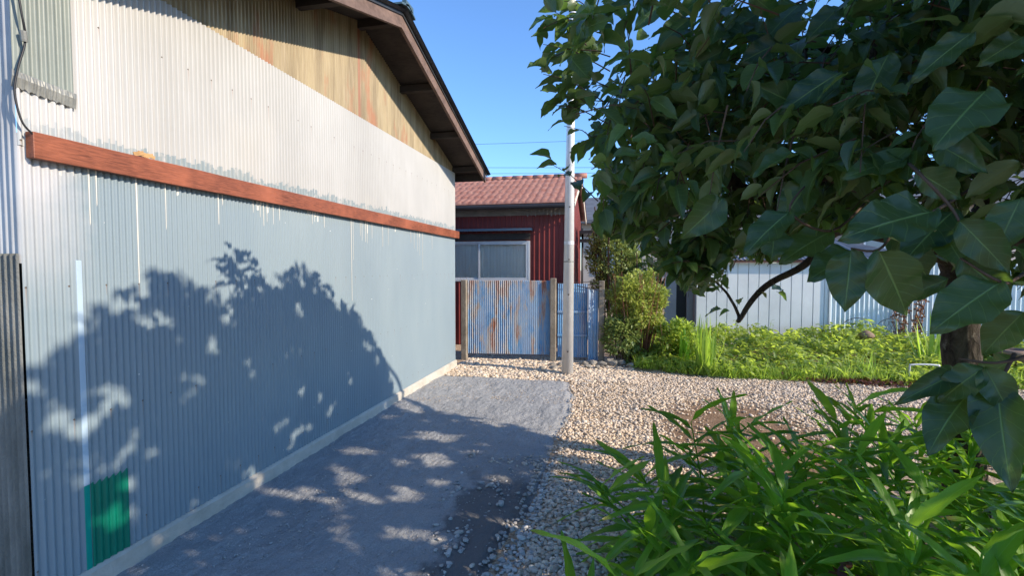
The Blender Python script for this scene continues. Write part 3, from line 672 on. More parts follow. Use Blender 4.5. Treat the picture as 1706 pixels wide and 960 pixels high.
mb = MB(); mb.box((x0, BY+3.1, 0), (x2, BY+3.15, 1.62)); mb.build('rear_wall', M['shade'], S2)
# grey lean-to left of it
S3 = thing('grey_lean_to', (1.4, 10.2, 0), 'narrow grey sheet lean-to with a dark doorway left of the white panel wall', 'shed')
xl = p(1118)-.1; xr = x0-.03
mb = MB(); mb.box((xl, 10.0, 0), (xl+.22, 10.05, 1.75)); mb.box((xl+.42, 10.0, 0), (xr, 10.05, 1.75)); mb.build('wall', M['shade'], S3)
mb = MB(); mb.box((xl+.222, 10.06, 0), (xl+.418, 10.08, 1.72)); mb.build('doorway', M['dark'], S3)
mb = MB(); mb.box((xl-.1, 9.92, 1.76), (xr, 11.5, 1.80)); mb.build('roof', M['rustrim'], S3)
# pale house further back, and a beige house
M['plaster'] = m_plain('beige_plaster', (.44, .40, .35), .85, 0, .12, 1, .05)
M['slate'] = m_plain('grey_tiles', (.13, .135, .145), .6, 0, .3, 3, .1)
def house(name, label, x0, x1, y0, y1, z, zr, wm):
    hh = thing(name, ((x0+x1)/2, y0, 0), label, 'house')
    mb = MB(); mb.box((x0, y0, 0), (x1, y1, z)); mb.build('wall', wm, hh)
    ym = (y0+y1)/2; mb = MB(); e = .45
    v = [(x0-e, y0-e, z-.02), (x1+e, y0-e, z-.02), (x1+e, ym, zr), (x0-e, ym, zr), (x0-e, y1+e, z-.02), (x1+e, y1+e, z-.02)]
    v += [(a, b, c+.12) for a, b, c in v]
    mb.add(v, [(3, 2, 1, 0), (5, 2, 3, 4), (6, 7, 8, 9), (9, 8, 11, 10), (0, 1, 7, 6), (4, 10, 11, 5), (1, 2, 8, 7), (2, 5, 11, 8), (0, 6, 9, 3), (3, 9, 10, 4)]); mb.build('roof', M['slate'], hh)
    k_ = 0; x = x0+.5
    while x+1.3 < x1 and k_ < 6:
        mb = MB(); zc = z-1.3; mb.box((x, y0-.05, zc-.5), (x+1.2, y0-.012, zc+.45)); wq = mb.build('window', M['alu'], hh)
        mb = MB(); mb.box((x+.06, y0-.06, zc-.44), (x+.58, y0-.052, zc+.39)); mb.box((x+.63, y0-.06, zc-.44), (x+1.14, y0-.052, zc+.39)); mb.build('pane', M['shutter'], wq)
        x += 2.4; k_ += 1
house('beige_house', 'beige plastered house with a grey roof showing between the evergreen tree and the leaves', -1.2, 5.0, 17.5, 23, 3.1, 4.3, M['plaster'])
house('pale_house', 'pale house with a grey tiled roof glimpsed above the low white shed', 7.5, 17, 18, 25, 3.5, 5.0, M['plaster'])
# wires
for k_, (ua, va, ub, vb, Y, lb) in enumerate(((795, 241, 950, 235, 26, 'highest of the three thin overhead wires, alone above the others'), (810, 280, 1000, 279, 28, 'middle overhead wire just above the red tiled roof'), (810, 290, 1000, 288, 28, 'lowest overhead wire just above the red tiled roof'))):
    A = Vector(atY(ua, va, Y)); B = Vector(atY(ub, vb, Y)); d = B-A; A2 = A-d*5; B2 = B+d*6
    mb = MB(); mb.tube([A2+(B2-A2)*t_/20-Vector((0, 0, .9*(1-(2*t_/20-1)**2)-.9)) for t_ in range(21)], .011 if k_ else .009, 5)
    o = mb.build('overhead_wire', M['black']); tag(o, lb, 'wire', 'overhead wires')

# ================================================================== garden bits
M['hoopm'] = m_plain('white_pipe', (.62, .62, .60), .4, .2, .15, 5, 0)
hp = at(1531, 640, 7.3); hx, hyy = 3.92, 7.15
mb = MB(); mb.tube(bez([(hx-.16, hyy, -.05), (hx-.165, hyy, .20), (hx-.13, hyy, .245), (hx+.13, hyy, .25), (hx+.165, hyy, .21), (hx+.16, hyy, -.05)], 6), .012, 8)
o = mb.build('metal_hoop', M['hoopm'], None, True); tag(o, 'small white tubular hoop standing in the weeds left of the tree trunk', 'hoop')
pt = thing('garden_post', (4.02, 8.85, 0), 'short brown post with a domed cap rising from the weeds', 'post')
M['clay'] = m_plain('clay_cap', (.26, .17, .12), .8, 0, .3, 6, .2)
mb = MB(); mb.lathe((4.02, 8.85, 0), [(.085, 0), (.085, .34), (.08, .37)], 16); mb.build('shaft', M['clay'], pt, True)
mb = MB(); mb.lathe((4.02, 8.85, .37), [(.10, 0), (.115, .02), (.10, .06), (.05, .10), (.01, .115)], 16); mb.build('cap', M['clay'], pt, True)
pot = thing('flower_pot', (5.35, 7.9, 0), 'brown clay pot lying in the weeds right of the tree trunk', 'pot')
mb = MB(); mb.lathe((5.35, 7.9, .0), [(.14, 0), (.19, .30), (.22, .32), (.22, .38), (.18, .385), (.17, .33)], 20); mb.build('body', M['clay'], pt if 0 else pot, True)
mb = MB(); mb.lathe((5.35, 7.9, .33), [(.168, 0), (.168, .01)], 20); mb.build('soil', M['dark'], pot)
# wire trellis with arched tops in front of the corrugated wall
TR = thing('wire_trellis', (4.0, 9.55, 0), 'thin arched wire trellis leaning by the pale corrugated wall', 'trellis')
for (ua, ub) in ((1404, 1457), (1462, 1512)):
    a = float(atY(ua, 500, 9.55)[0]); b = float(atY(ub, 500, 9.55)[0]); zt = .44; mb = MB()
    cx = (a+b)/2; rr = (b-a)/2
    mb.tube([(a, 9.55, 0), (a, 9.55, zt)]+[(cx-rr*math.cos(t_), 9.55, zt+.18*math.sin(t_)) for t_ in np.linspace(.1, 3.04, 12)]+[(b, 9.55, zt), (b, 9.55, 0)], .006, 5)
    for k_ in range(-4, 9):
        for sg in (1, -1):
            pts = []
            for t_ in np.linspace(0, 1, 14):
                x = a+(b-a)*t_; z = k_*.16+sg*(t_-.5)*.95+.3+.015*math.sin(t_*40); top = zt+.18*math.sqrt(max(0, 1-((x-cx)/rr)**2))
                if 0 < z < top: pts.append((x, 9.555, z))
            if len(pts) > 1: mb.tube(pts, .0035, 4, False)
    mb.build('mesh_panel', M['wire'], TR)
VN = []
for u, lb in ((1502, 'rust brown dried creeper on the pale wall, left one of two'), (1532, 'rust brown dried creeper on the pale wall, nearer the trunk')):
    xb = float(atY(u, 500, 9.7)[0]); mb = MB(); rr_ = random.Random(u)
    for k_ in range(8):
        pts = []; x = xb+rr_.uniform(-.06, .06)
        for q in range(16): pts.append((x, 9.70+rr_.uniform(-.03, .03), .15+q*.055+rr_.uniform(-.02, .02))); x += rr_.uniform(-.03, .03)
        mb.tube(pts, .006, 4)
        for q in range(14):
            c = Vector(pts[rr_.randrange(16)]); d = Vector((rr_.uniform(-1, 1), rr_.uniform(-.5, .2), rr_.uniform(-1, .3))).normalized()*.05; s_ = d.cross(Vector((0, 1, 0))).normalized()*.018
            mb.add([c, c+d*.5+s_, c+d, c+d*.5-s_], [(0, 1, 2, 3)])
    o = mb.build('dried_creeper', m_plain('dry_leaf', (.22, .09, .04), .8, 0, .4, 9, 0)); tag(o, lb, 'dead creeper', 'dried creepers on the wall')

# ================================================================== LEAVES
def leaf_mat(name, dark, light, trans, rough=.38, tw=.35, vein=0, under=None, spec=.5):
    n = NT(name, rough, spec); r = n.attr('rnd')
    c = n.mix(r, dark, light)
    if vein:
        lt = n.attr('lt'); ls = n.attr('ls'); als = n.math('ABSOLUTE', ls)
        mid = n.ramp(als, .055, .02)
        sv_ = n.math('FRACT', n.math('SUBTRACT', n.math('MULTIPLY', lt, 7.5), n.math('MULTIPLY', als, 1.6)))
        side = n.math('MULTIPLY', n.ramp(n.math('ABSOLUTE', n.math('SUBTRACT', sv_, .5)), .05, .02), .45)
        vv = n.math('MAXIMUM', mid, side)
        c = n.mix(n.math('MULTIPLY', vv, .55*vein), c, tuple(min(1, x*2.2+.03) for x in light))
        n.bump(n.math('ADD', n.math('MULTIPLY', vv, -1.0), n.math('MULTIPLY', n.noise(40), .4)), .5, .0025)
    c = n.mix(n.math('MULTIPLY', n.ramp(n.noise(25, det=5), .45, .8), .3), c, tuple(x*.6 for x in dark))
    if name == 'ginger_leaf':
        c = n.mix(n.math('MULTIPLY', n.math('MULTIPLY', n.ramp(n.attr('lt'), .86, .97), n.math('GREATER_THAN', r, .62)), .9), c, (.22, .14, .06))
    if under:
        c = n.mix(n.math('MULTIPLY', n.geo.outputs['Backfacing'], .8), c, under)
    n.col(c)
    tr = n.n('ShaderNodeBsdfTranslucent'); n.val(tr.inputs[0], n.mix(r, trans, tuple(min(1, x*1.5) for x in trans)))
    mx = n.n('ShaderNodeMixShader'); mx.inputs[0].default_value = tw
    n.lk(n.b.outputs[0], mx.inputs[1]); n.lk(tr.outputs[0], mx.inputs[2]); n.lk(mx.outputs[0], n.t.nodes['Material Output'].inputs[0])
    return n.m
M['pleaf'] = leaf_mat('persimmon_leaf', (.018, .052, .024), (.085, .145, .036), (.16, .28, .035), .36, .30, 1, (.10, .14, .06))
M['ginger'] = leaf_mat('ginger_leaf', (.045, .15, .012), (.17, .34, .03), (.32, .58, .03), .42, .42, .35)
M['weed'] = leaf_mat('weed_leaf', (.08, .15, .025), (.36, .43, .10), (.5, .62, .08), .55, .48)
M['grass'] = leaf_mat('grass_blade', (.12, .21, .03), (.32, .43, .08), (.45, .62, .07), .55, .48)
M['shrub'] = leaf_mat('shrub_leaf', (.13, .21, .035), (.46, .45, .11), (.50, .58, .10), .5, .35)
M['ever'] = leaf_mat('evergreen_leaf', (.08, .15, .035), (.34, .38, .12), (.38, .46, .12), .5, .3)
M['redleaf'] = leaf_mat('dark_red_leaf', (.07, .02, .015), (.15, .05, .03), (.2, .05, .03), .5, .3)
def mat_bark():
    n = NT('bark', .9, .15); v = n.noise(18, n.scale((1, 1, .45), n.pos), 8, .75, .5)
    c = n.mix(n.ramp(v, .35, .65), (.025, .020, .016), (.12, .098, .075)); c = n.mix(n.math('MULTIPLY', n.ramp(n.noise(11, det=5), .62, .7), .6), c, (.30, .29, .24))
    n.col(c); n.bump(n.math('ADD', v, n.math('MULTIPLY', n.vor(30, n.scale((1, 1, .4), n.pos)), .8)), .9, .03); return n.m
M['bark'] = mat_bark(); M['twig'] = m_plain('twig_bark', (.10, .065, .045), .85, 0, .4, 15, .2)
M['redtwig'] = m_plain('reddish_twig', (.22, .10, .055), .8, 0, .3, 15, 0)

def leaf_template(na, ns, prof, fold=.25, droop=.25, curl=0.0, wave=0.0):
    """unit leaf along +x, width from prof(t) half width; returns V,F,lt,ls"""
    V = []; lt = []; ls = []
    for i in range(na+1):
        t = .5-.5*math.cos(math.pi*i/na) if na > 4 else i/na; w_ = prof(t)
        for j in range(-ns, ns+1):
            s_ = j/ns; y = w_*s_
            z = fold*(.25*abs(y)+1.5*y*y/(w_+.12))-droop*t*t+curl*w_*s_*s_*(1 if s_ > 0 else -.3)+wave*math.sin(t*17+s_*2)*abs(s_)*.02
            V.append((t, y, z)); lt.append(t); ls.append(s_)
    m = 2*ns+1; F = [(i*m+j, (i+1)*m+j, (i+1)*m+j+1, i*m+j+1) for i in range(na) for j in range(m-1)]
    return np.array(V), np.array(F), np.array(lt), np.array(ls)
def ovate(t): return .30*(math.sin(math.pi*min(1, t**.80)))**.78*(1-.22*t)*(1-.35*max(0, t-.8)/.2)+.001 if 0 < t < 1 else .001
def lance(t): return .085*(math.sin(math.pi*t**.8))**.7+.001 if 0 < t < 1 else .001
def frame(d, upv=None, roll=None):
    """matrices with x=d, z near up"""
    d = d/np.linalg.norm(d, axis=1, keepdims=True); upv = np.tile([0, 0, 1.], (len(d), 1)) if upv is None else upv
    y = np.cross(upv, d); ny = np.linalg.norm(y, axis=1, keepdims=True); y = np.where(ny < 1e-3, np.array([[0, 1., 0]]), y/np.maximum(ny, 1e-6)); z = np.cross(d, y)
    if roll is not None:
        c, s_ = np.cos(roll)[:, None], np.sin(roll)[:, None]; y, z = y*c+z*s_, z*c-y*s_
    return np.stack([d, y, z], -1)
def leaves(temps, T, D, L, W=None, roll=None, upv=None):
    """returns V,F,attrs for leaves at T along D with length L"""
    k = len(T); Vs = []; Fs = []; A = {'rnd': [], 'lt': [], 'ls': []}; n0 = 0
    pick = rng.integers(0, len(temps), k); Mx = frame(D, upv, roll); W = np.ones(k) if W is None else W
    for q, (tv, tf, lt, ls) in enumerate(temps):
        ix = np.where(pick == q)[0]
        if not len(ix): continue
        S = np.stack([L[ix], L[ix]*W[ix], L[ix]], -1)
        V, F = stamp(tv, tf, Mx[ix]*S[:, None, :], T[ix]); Vs.append(V); Fs.append(F+n0); n0 += len(V)
        A['rnd'].append(np.repeat(rng.random(len(ix)), len(tv))); A['lt'].append(np.tile(lt, len(ix))); A['ls'].append(np.tile(ls, len(ix)))
    return np.concatenate(Vs), np.concatenate(Fs), {a: np.concatenate(b) for a, b in A.items()}

# ------------------------------------------------------------------ persimmon tree
TB = at(1600, 847, 3.0); TX, TY = float(TB[0]), float(TB[1])
PT = thing('persimmon_tree', (TX, TY, 0), 'large broad leafed tree whose glossy dark crown fills the upper right', 'tree')
def P3(u, v, d): return Vector(at(u, v, d))
mb = MB(); tp = [Vector((TX, TY, -.1)), Vector((TX+.01, TY, .15)), P3(1602, 600, 3.0), P3(1597, 500, 3.0), P3(1598, 445, 3.0), P3(1590, 400, 2.97)]
tpb = bez(tp, 6); rr_ = [.15-.055*min(1, i/9)+.006*math.sin(i*2.1) for i in range(len(tpb))]; mb.tube(tpb, rr_, 20); trunk = mb.build('trunk', M['bark'], PT, True)
limbs = [
 ([P3(1592, 430, 2.98), P3(1520, 400, 3.0), P3(1430, 372, 3.05), P3(1330, 345, 3.1), P3(1240, 320, 3.0), P3(1190, 270, 2.9), P3(1120, 215, 2.8), P3(1060, 165, 2.75), P3(1010, 150, 2.7)], .085, .012),
 ([P3(1430, 372, 3.05), P3(1385, 395, 3.4), P3(1340, 442, 3.5), P3(1280, 478, 3.6), P3(1246, 515, 3.65), P3(1229, 536, 3.7)], .034, .016),
 ([P3(1231, 532, 3.7), P3(1219, 505, 3.7), P3(1205, 480, 3.7), P3(1160, 450, 3.8), P3(1090, 410, 3.8)], .013, .005),
 ([P3(1240, 320, 3.0), P3(1190, 275, 2.8), P3(1218, 238, 2.7), P3(1280, 205, 2.6), P3(1330, 140, 2.6), P3(1340, 60, 2.6)], .032, .014),
 ([P3(1592, 430, 2.98), P3(1640, 330, 2.98), P3(1620, 180, 3.0), P3(1590, 90, 2.9)], .06, .02),
 ([P3(1620, 180, 3.0), P3(1500, 120, 2.8), P3(1380, 80, 2.6), P3(1250, 60, 2.55), P3(1130, 60, 2.6)], .045, .01),
 ([P3(1330, 345, 3.1), P3(1400, 240, 2.6), P3(1440, 120, 2.2), P3(1480, 0, 2.0)], .04, .012),
 ([P3(1592, 430, 2.98), P3(1750, 380, 2.9), P3(1850, 330, 2.6), P3(1900, 250, 2.0)], .06, .02),
 ([P3(1190, 330, 3.0), P3(1120, 340, 3.3), P3(1060, 360, 3.5), P3(1010, 340, 3.6)], .025, .006),
 ([P3(1640, 330, 2.98), P3(1760, 150, 3.2), P3(1900, -100, 2.6)], .05, .015)]
skel = []; LBAD = []
for pts, r0, r1 in limbs:
    b = bez(pts, 6); b = [p_+Vector((noise.noise(p_*5), noise.noise(p_*5+Vector((3, 0, 0))), noise.noise(p_*5+Vector((0, 9, 0)))))*.02 if 0 < i < len(b)-1 else p_ for i, p_ in enumerate(b)]
    mb = MB(); mb.tube(b, [r0+(r1-r0)*(i/(len(b)-1)) for i in range(len(b))], 12); mb.build('limb', M['bark'], PT, True)
    skel += [np.array(p_) for p_ in b]; LBAD.append(b)
skel = np.array(skel)
CROWN = [(900, -2000), (905, 0), (900, 30), (898, 70), (922, 118), (958, 165), (982, 205), (985, 250), (980, 268), (985, 300), (990, 345), (990, 385), (1030, 400), (1070, 430), (1105, 462), (1135, 490), (1180, 500), (1215, 470), (1225, 435), (1290, 432), (1320, 400), (1420, 380), (1540, 400), (1556, 440), (1610, 445), (1706, 470), (1712, 640), (3000, 900), (3000, -2000)]
CP = np.array(CROWN, float)
def inpoly(u, v, P=CP):
    ins = np.zeros(len(u), bool); n = len(P); j = n-1
    for i in range(n):
        c = ((P[i, 1] > v) != (P[j, 1] > v)) & (u < (P[j, 0]-P[i, 0])*(v-P[i, 1])/(P[j, 1]-P[i, 1]+1e-12)+P[i, 0]); ins ^= c; j = i
    return ins
# keep the tree's cast shadow inside the outline it has on the wall and on the concrete
TOPY = [1.2, 1.45, 1.60, 1.75, 1.94, 2.10, 2.18, 2.35, 2.56, 2.82, 3.05, 3.31, 3.55, 3.9, 4.15, 4.5, 4.83, 5.0, 5.3]
TOPZ = [1.0, 1.02, 1.15, 1.30, 1.40, 1.47, 1.50, 1.38, 1.30, 1.33, 1.44, 1.52, 1.42, 1.22, 1.06, .70, .22, -.1, -.6]
GXB = [-2.4, -2.2, -1.5, -.95, -.62, -.34, -.1, .3, 1.0, 2.0, 5]
GYB = [4.6, 4.55, 4.5, 4.35, 4.1, 3.82, 3.55, 3.75, 4.3, 4.8, 5.4]
def shade_ok(Pt, slack=0.):
    t = (Pt[:, 0]-WX)/SUN.x; Yw = Pt[:, 1]-SUN.y*t; Zw = Pt[:, 2]-SUN.z*t
    okw = Zw < np.interp(Yw, TOPY, TOPZ)-.10+slack
    tg = Pt[:, 2]/SUN.z; Xg = Pt[:, 0]-SUN.x*tg; Yg = Pt[:, 1]-SUN.y*tg
    okg = Yg < np.interp(Xg, GXB, GYB)+slack
    return np.where(Zw > 0, okw & (Yw < 5.4), okg)
def crown_ok(Pt, slack=0., slackpx=0):
    u, v, z = to_px(Pt); inside = (z > .3) & (u > -60) & (u < 1760) & (v > -60) & (v < 1000)
    ok = np.where(inside, inpoly(u-slackpx, v), True)
    dist = np.linalg.norm(Pt-CC, axis=1)
    return ok & shade_ok(Pt, slack) & (dist > 1.7) & (Pt[:, 2] > 1.25)
for i_, b_ in enumerate(LBAD): print('limb', i_, [int(q) for q in shade_ok(np.array([p_[:] for p_ in b_]), .05)])
# shoots: sampled in the crown volume near limbs
EXTRA = []
N = 90000; C_ = np.column_stack([rng.uniform(-.6, 4.6, N), rng.uniform(.1, 4.7, N), rng.uniform(1.3, 4.6, N)])
e = ((C_[:, 0]-1.75)/2.6)**2+((C_[:, 1]-2.45)/2.15)**2+((C_[:, 2]-2.75)/1.75)**2
C_ = C_[e < 1.0]; C_ = C_[crown_ok(C_, -.10+.24*rng.random(len(C_))**3)]
C_ = C_[[noise.noise(Vector(c)*1.9) > -.20+.12*(c[2] < 2.2) for c in C_]]
u, v, z = to_px(C_)
# fewer shoots deep right behind, more on the visible face
C_ = C_[:5200]
for a_, b_, d_ in (((985, 325), (915, 262), 2.6), ((1000, 110), (905, 62), 2.15), ((990, 160), (905, 112), 2.2), ((965, 60), (925, 8), 2.05), ((1000, 200), (925, 165), 2.35), ((1010, 60), (945, 40), 2.1), ((1000, 240), (940, 200), 2.5), ((985, 85), (918, 85), 2.2), ((975, 30), (905, 35), 2.1), ((985, 130), (925, 140), 2.25), ((990, 20), (940, -10), 2.1), ((1000, 90), (940, 75), 2.3), ((1000, 140), (945, 120), 2.35), ((990, 180), (935, 150), 2.3), ((1005, 30), (960, 15), 2.2), ((1010, 170), (955, 170), 2.4), ((1015, 225), (965, 235), 2.5), ((1020, 60), (965, 95), 2.3), ((1230, 500), (1290, 478), 3.6), ((1245, 470), (1310, 492), 3.6), ((1228, 520), (1195, 512), 3.7)):
    EXTRA.append((at(*a_, d_), at(*b_, d_))); print('shoots', len(C_))
tmb = MB(); LT = []; LD = []; LL = []; RO = []; EX = []; TI = []; TW = []
for c in list(C_)+EXTRA:
    sag = np.array([0, 0, -.03]); ex_ = isinstance(c, tuple)
    if ex_: a, b = c; d = b-a; tl = np.linalg.norm(d); d = d/tl; c = (a+b)/2
    else:
        j = np.argmin(np.linalg.norm(skel-c, axis=1)); out = c-skel[j]; d = out/(np.linalg.norm(out)+.05)+np.array([-.25, .0, .15])+rng.normal(0, .45, 3); d /= np.linalg.norm(d)
        tl = rng.uniform(.14, .30); a = c-d*tl*.5; b = c+d*tl*.5
    TW.append((a-d*.05, c+sag*-.3, b+sag)); n0_ = len(LT)
    nl = rng.integers(5, 9); sx = np.cross(d, [0, 0, 1.]); sx /= np.linalg.norm(sx)+1e-6
    for q in range(nl):
        t = (q+.5)/nl; s_ = 1 if q % 2 else -1; p_ = a+(b-a)*t
        ld = d*(.35+.5*t)+sx*s_*(1.0-.5*t)+np.array([0, 0, -.25])+rng.normal(0, .28, 3)
        LT.append(p_+ld/np.linalg.norm(ld)*.012); LD.append(ld); LL.append(rng.uniform(.07, .135)); RO.append(rng.normal(0, .5)); EX.append(ex_); TI.append(len(TW)-1)
LT = np.array(LT); LD = np.array(LD); LL = np.array(LL); RO = np.array(RO)
ctr = LT+LD/np.linalg.norm(LD, axis=1, keepdims=True)*LL[:, None]*.5
tip = LT+LD/np.linalg.norm(LD, axis=1, keepdims=True)*LL[:, None]
k_ = (crown_ok(ctr, .11) & crown_ok(tip, .19)) | np.array(EX)
# gaps where the sun comes through: kept clear along the sun's direction
def sunhole(Pt):
    t = (Pt[:, 0]-WX)/SUN.x; Yw = Pt[:, 1]-SUN.y*t; Zw = Pt[:, 2]-SUN.z*t
    return np.array([noise.noise((a*7.5, b*9.5, 2.7))+.45*noise.noise((a*17, b*19, 5)) > (.40 if b > .9 else .27 if b > -.1 else .20) for a, b in zip(Yw, Zw)])
k_ &= ~sunhole(ctr); k_ &= ~sunhole(tip)
cnt = np.bincount(np.array(TI)[k_], minlength=len(TW))
for (a, c, b), q in zip(TW, cnt):
    if q >= 4: tmb.tube([a, c, b], [.0035, .0025, .0015], 4, False)
LT, LD, LL, RO = LT[k_], LD[k_], LL[k_], RO[k_]; print('leaves', len(LT))
tmps = [leaf_template(9, 2, ovate, .30, .26, 0, 2), leaf_template(9, 2, ovate, .12, .45, .2, 2), leaf_template(9, 2, ovate, .75, .34, 0, 1), leaf_template(9, 2, ovate, .25, -.10, .7, 2), leaf_template(9, 2, ovate, .35, .6, .1, 2)]
V, F, A = leaves(tmps, LT, LD, LL, rng.uniform(.85, 1.15, len(LT)), RO)
A['rnd'] = A['rnd']**1.4*1.15
np_obj('crown', V, F, M['pleaf'], PT, True, A)
tmb.build('twigs', M['twig'], PT)
# big near leaves: base px, tip px, depth of base, depth of tip, width factor
near_l = [
 (1418, 416, 1408, 516, 1.22, 1.20, 1.15), (1464, 418, 1520, 530, 1.15, 1.18, 1.1), (1556, 352, 1416, 382, 1.15, 1.10, .95), (1598, 368, 1686, 452, 1.12, 1.06, .95),
 (1528, 285, 1606, 332, 1.22, 1.2, 1.0), (1643, 150, 1562, 230, 1.15, 1.1, 1.2), (1622, 52, 1518, 128, 1.2, 1.25, .9), (1668, 470, 1552, 545, 1.10, 1.12, 1.2),
 (1706, 520, 1632, 590, 1.1, 1.15, 1.1), (1604, 618, 1503, 664, 1.2, 1.2, .6), (1640, 612, 1560, 668, 1.15, 1.2, 1.1), (1640, 612, 1688, 692, 1.15, 1.1, 1.1),
 (1662, 640, 1672, 800, 1.15, 1.05, .8), (1610, 660, 1545, 735, 1.2, 1.15, 1.0), (1690, 600, 1600, 640, 1.2, 1.35, .8), (1482, 385, 1560, 470, 1.5, 1.5, 1.0),
 (1385, 385, 1300, 430, 1.6, 1.6, 1.1), (1316, 352, 1238, 415, 1.45, 1.45, 1.1), (1430, 420, 1350, 455, 1.5, 1.45, 1.1), (1350, 300, 1300, 370, 1.55, 1.55, 1.2), (1290, 380, 1288, 430, 1.6, 1.55, 1.6),
 (1505, 265, 1412, 285, 1.35, 1.35, 1.0), (1330, 255, 1255, 275, 1.5, 1.5, .9), (1205, 330, 1142, 395, 1.6, 1.6, 1.1), (1225, 165, 1140, 195, 1.9, 1.9, 1.0), (1400, 120, 1300, 180, 1.45, 1.5, 1.0),
 (1480, 90, 1430, 185, 1.4, 1.4, 1.0), (1706, 60, 1640, 100, 1.2, 1.2, 1.1), (1560, 240, 1640, 280, 1.3, 1.2, 1.0), (1600, 430, 1690, 500, 1.15, 1.1, 1.1), (1590, 350, 1500, 430, 1.35, 1.35, 1.1),
 (1700, 330, 1660, 420, 1.1, 1.1, 1.1), (1500, 480, 1480, 440, 1.5, 1.5, 1), (1580, 465, 1490, 500, 1.3, 1.4, .8), (1140, 265, 1090, 280, 2.0, 2.0, 1.0), (1350, 190, 1280, 140, 1.6, 1.5, .9), (1262, 22, 1195, 60, 1.8, 1.8, 1.0), (1335, 5, 1275, 50, 1.75, 1.7, 1.0), (1150, 30, 1095, 68, 1.9, 1.9, 1.1), (1215, 80, 1150, 108, 1.85, 1.85, .9), (1250, -10, 1300, 28, 1.7, 1.7, 1.0), (1180, -15, 1130, 25, 1.9, 1.9, 1.0), (1300, 70, 1235, 100, 1.7, 1.7, 1.1), (1400, 10, 1345, 60, 1.6, 1.6, 1.0), (1100, 5, 1060, 45, 2.0, 2.0, 1.0), (1240, 40, 1290, 75, 1.8, 1.75, .9)]
hero = [leaf_template(16, 4, ovate, .18, .14, 0, 3), leaf_template(16, 4, ovate, .38, .28, 0, 2.5), leaf_template(16, 4, ovate, .10, .20, .45, 3)]
T = np.array([at(a, b, d0) for a, b, c, d, d0, d1, w_ in near_l]); E_ = np.array([at(c, d, d1) for a, b, c, d, d0, d1, w_ in near_l]); D = E_-T; L = np.linalg.norm(D, axis=1)
view = CC-T; view /= np.linalg.norm(view, axis=1, keepdims=True); upv = view+np.array([0, 0, .35])+rng.normal(0, .22, view.shape)
V, F, A = leaves(hero, T, D, L*1.02, np.array([n_[6] for n_ in near_l])*1.0, None, upv)
A['rnd'] = A['rnd']*.45
np_obj('near_leaves', V, F, M['pleaf'], PT, True, A)
for grp in ([(1640, 300, 1.5), (1560, 350, 1.2), (1500, 375, 1.25), (1464, 416, 1.18), (1418, 414, 1.22)], [(1760, 420, 1.3), (1700, 460, 1.15), (1668, 470, 1.1), (1600, 430, 1.15)], [(1800, 560, 1.4), (1720, 590, 1.2), (1660, 605, 1.15), (1598, 598, 1.2)],
            [(1648, 20, 1.25), (1622, 52, 1.2)], [(1420, -60, 1.9), (1340, 0, 1.75), (1262, 22, 1.8), (1215, 78, 1.85)], [(1340, -5, 1.75), (1250, -12, 1.75), (1180, -15, 1.9), (1150, 30, 1.9), (1100, 5, 2.0)], [(1500, 260, 1.6), (1528, 285, 1.22), (1580, 340, 1.15), (1598, 368, 1.12)], [(1440, 340, 1.9), (1385, 385, 1.6), (1316, 352, 1.45), (1350, 300, 1.55)], [(1690, 590, 1.18), (1665, 640, 1.15)]):
    b = bez([P3(*q) for q in grp], 5); mb = MB(); mb.tube(b, [.005-.0025*i/len(b) for i in range(len(b))], 6); mb.build('near_twig', M['twig'], PT, True)

# ------------------------------------------------------------------ ginger clump
GC = thing('ginger_clump', (1.2, 2.3, 0), 'dense clump of upright long leafed green ginger plants at the lower right', 'plant')
gt = [leaf_template(10, 2, lance, .35, .40, 0, 1), leaf_template(10, 2, lance, .25, .22, 0, 1), leaf_template(10, 2, lance, .45, .75, 0, 1), leaf_template(10, 2, lance, .2, .10, .2, 1)]
GP = np.array([(.08, 1.5), (.06, 2.1), (.14, 2.5), (.32, 2.8), (.7, 2.95), (1.2, 3.2), (1.8, 3.35), (2.5, 3.4), (2.9, 3.2), (2.7, 2.4), (2.1, 1.75), (1.6, 1.4), (.5, 1.35)], float)
pts = []
while len(pts) < 98:
    x, y = rng.uniform(-.1, 3), rng.uniform(1.3, 3.6)
    if inpoly(np.array([x]), np.array([y]), GP)[0] and all((x-a)**2+(y-b)**2 > .018 for a, b in pts): pts.append((x, y))
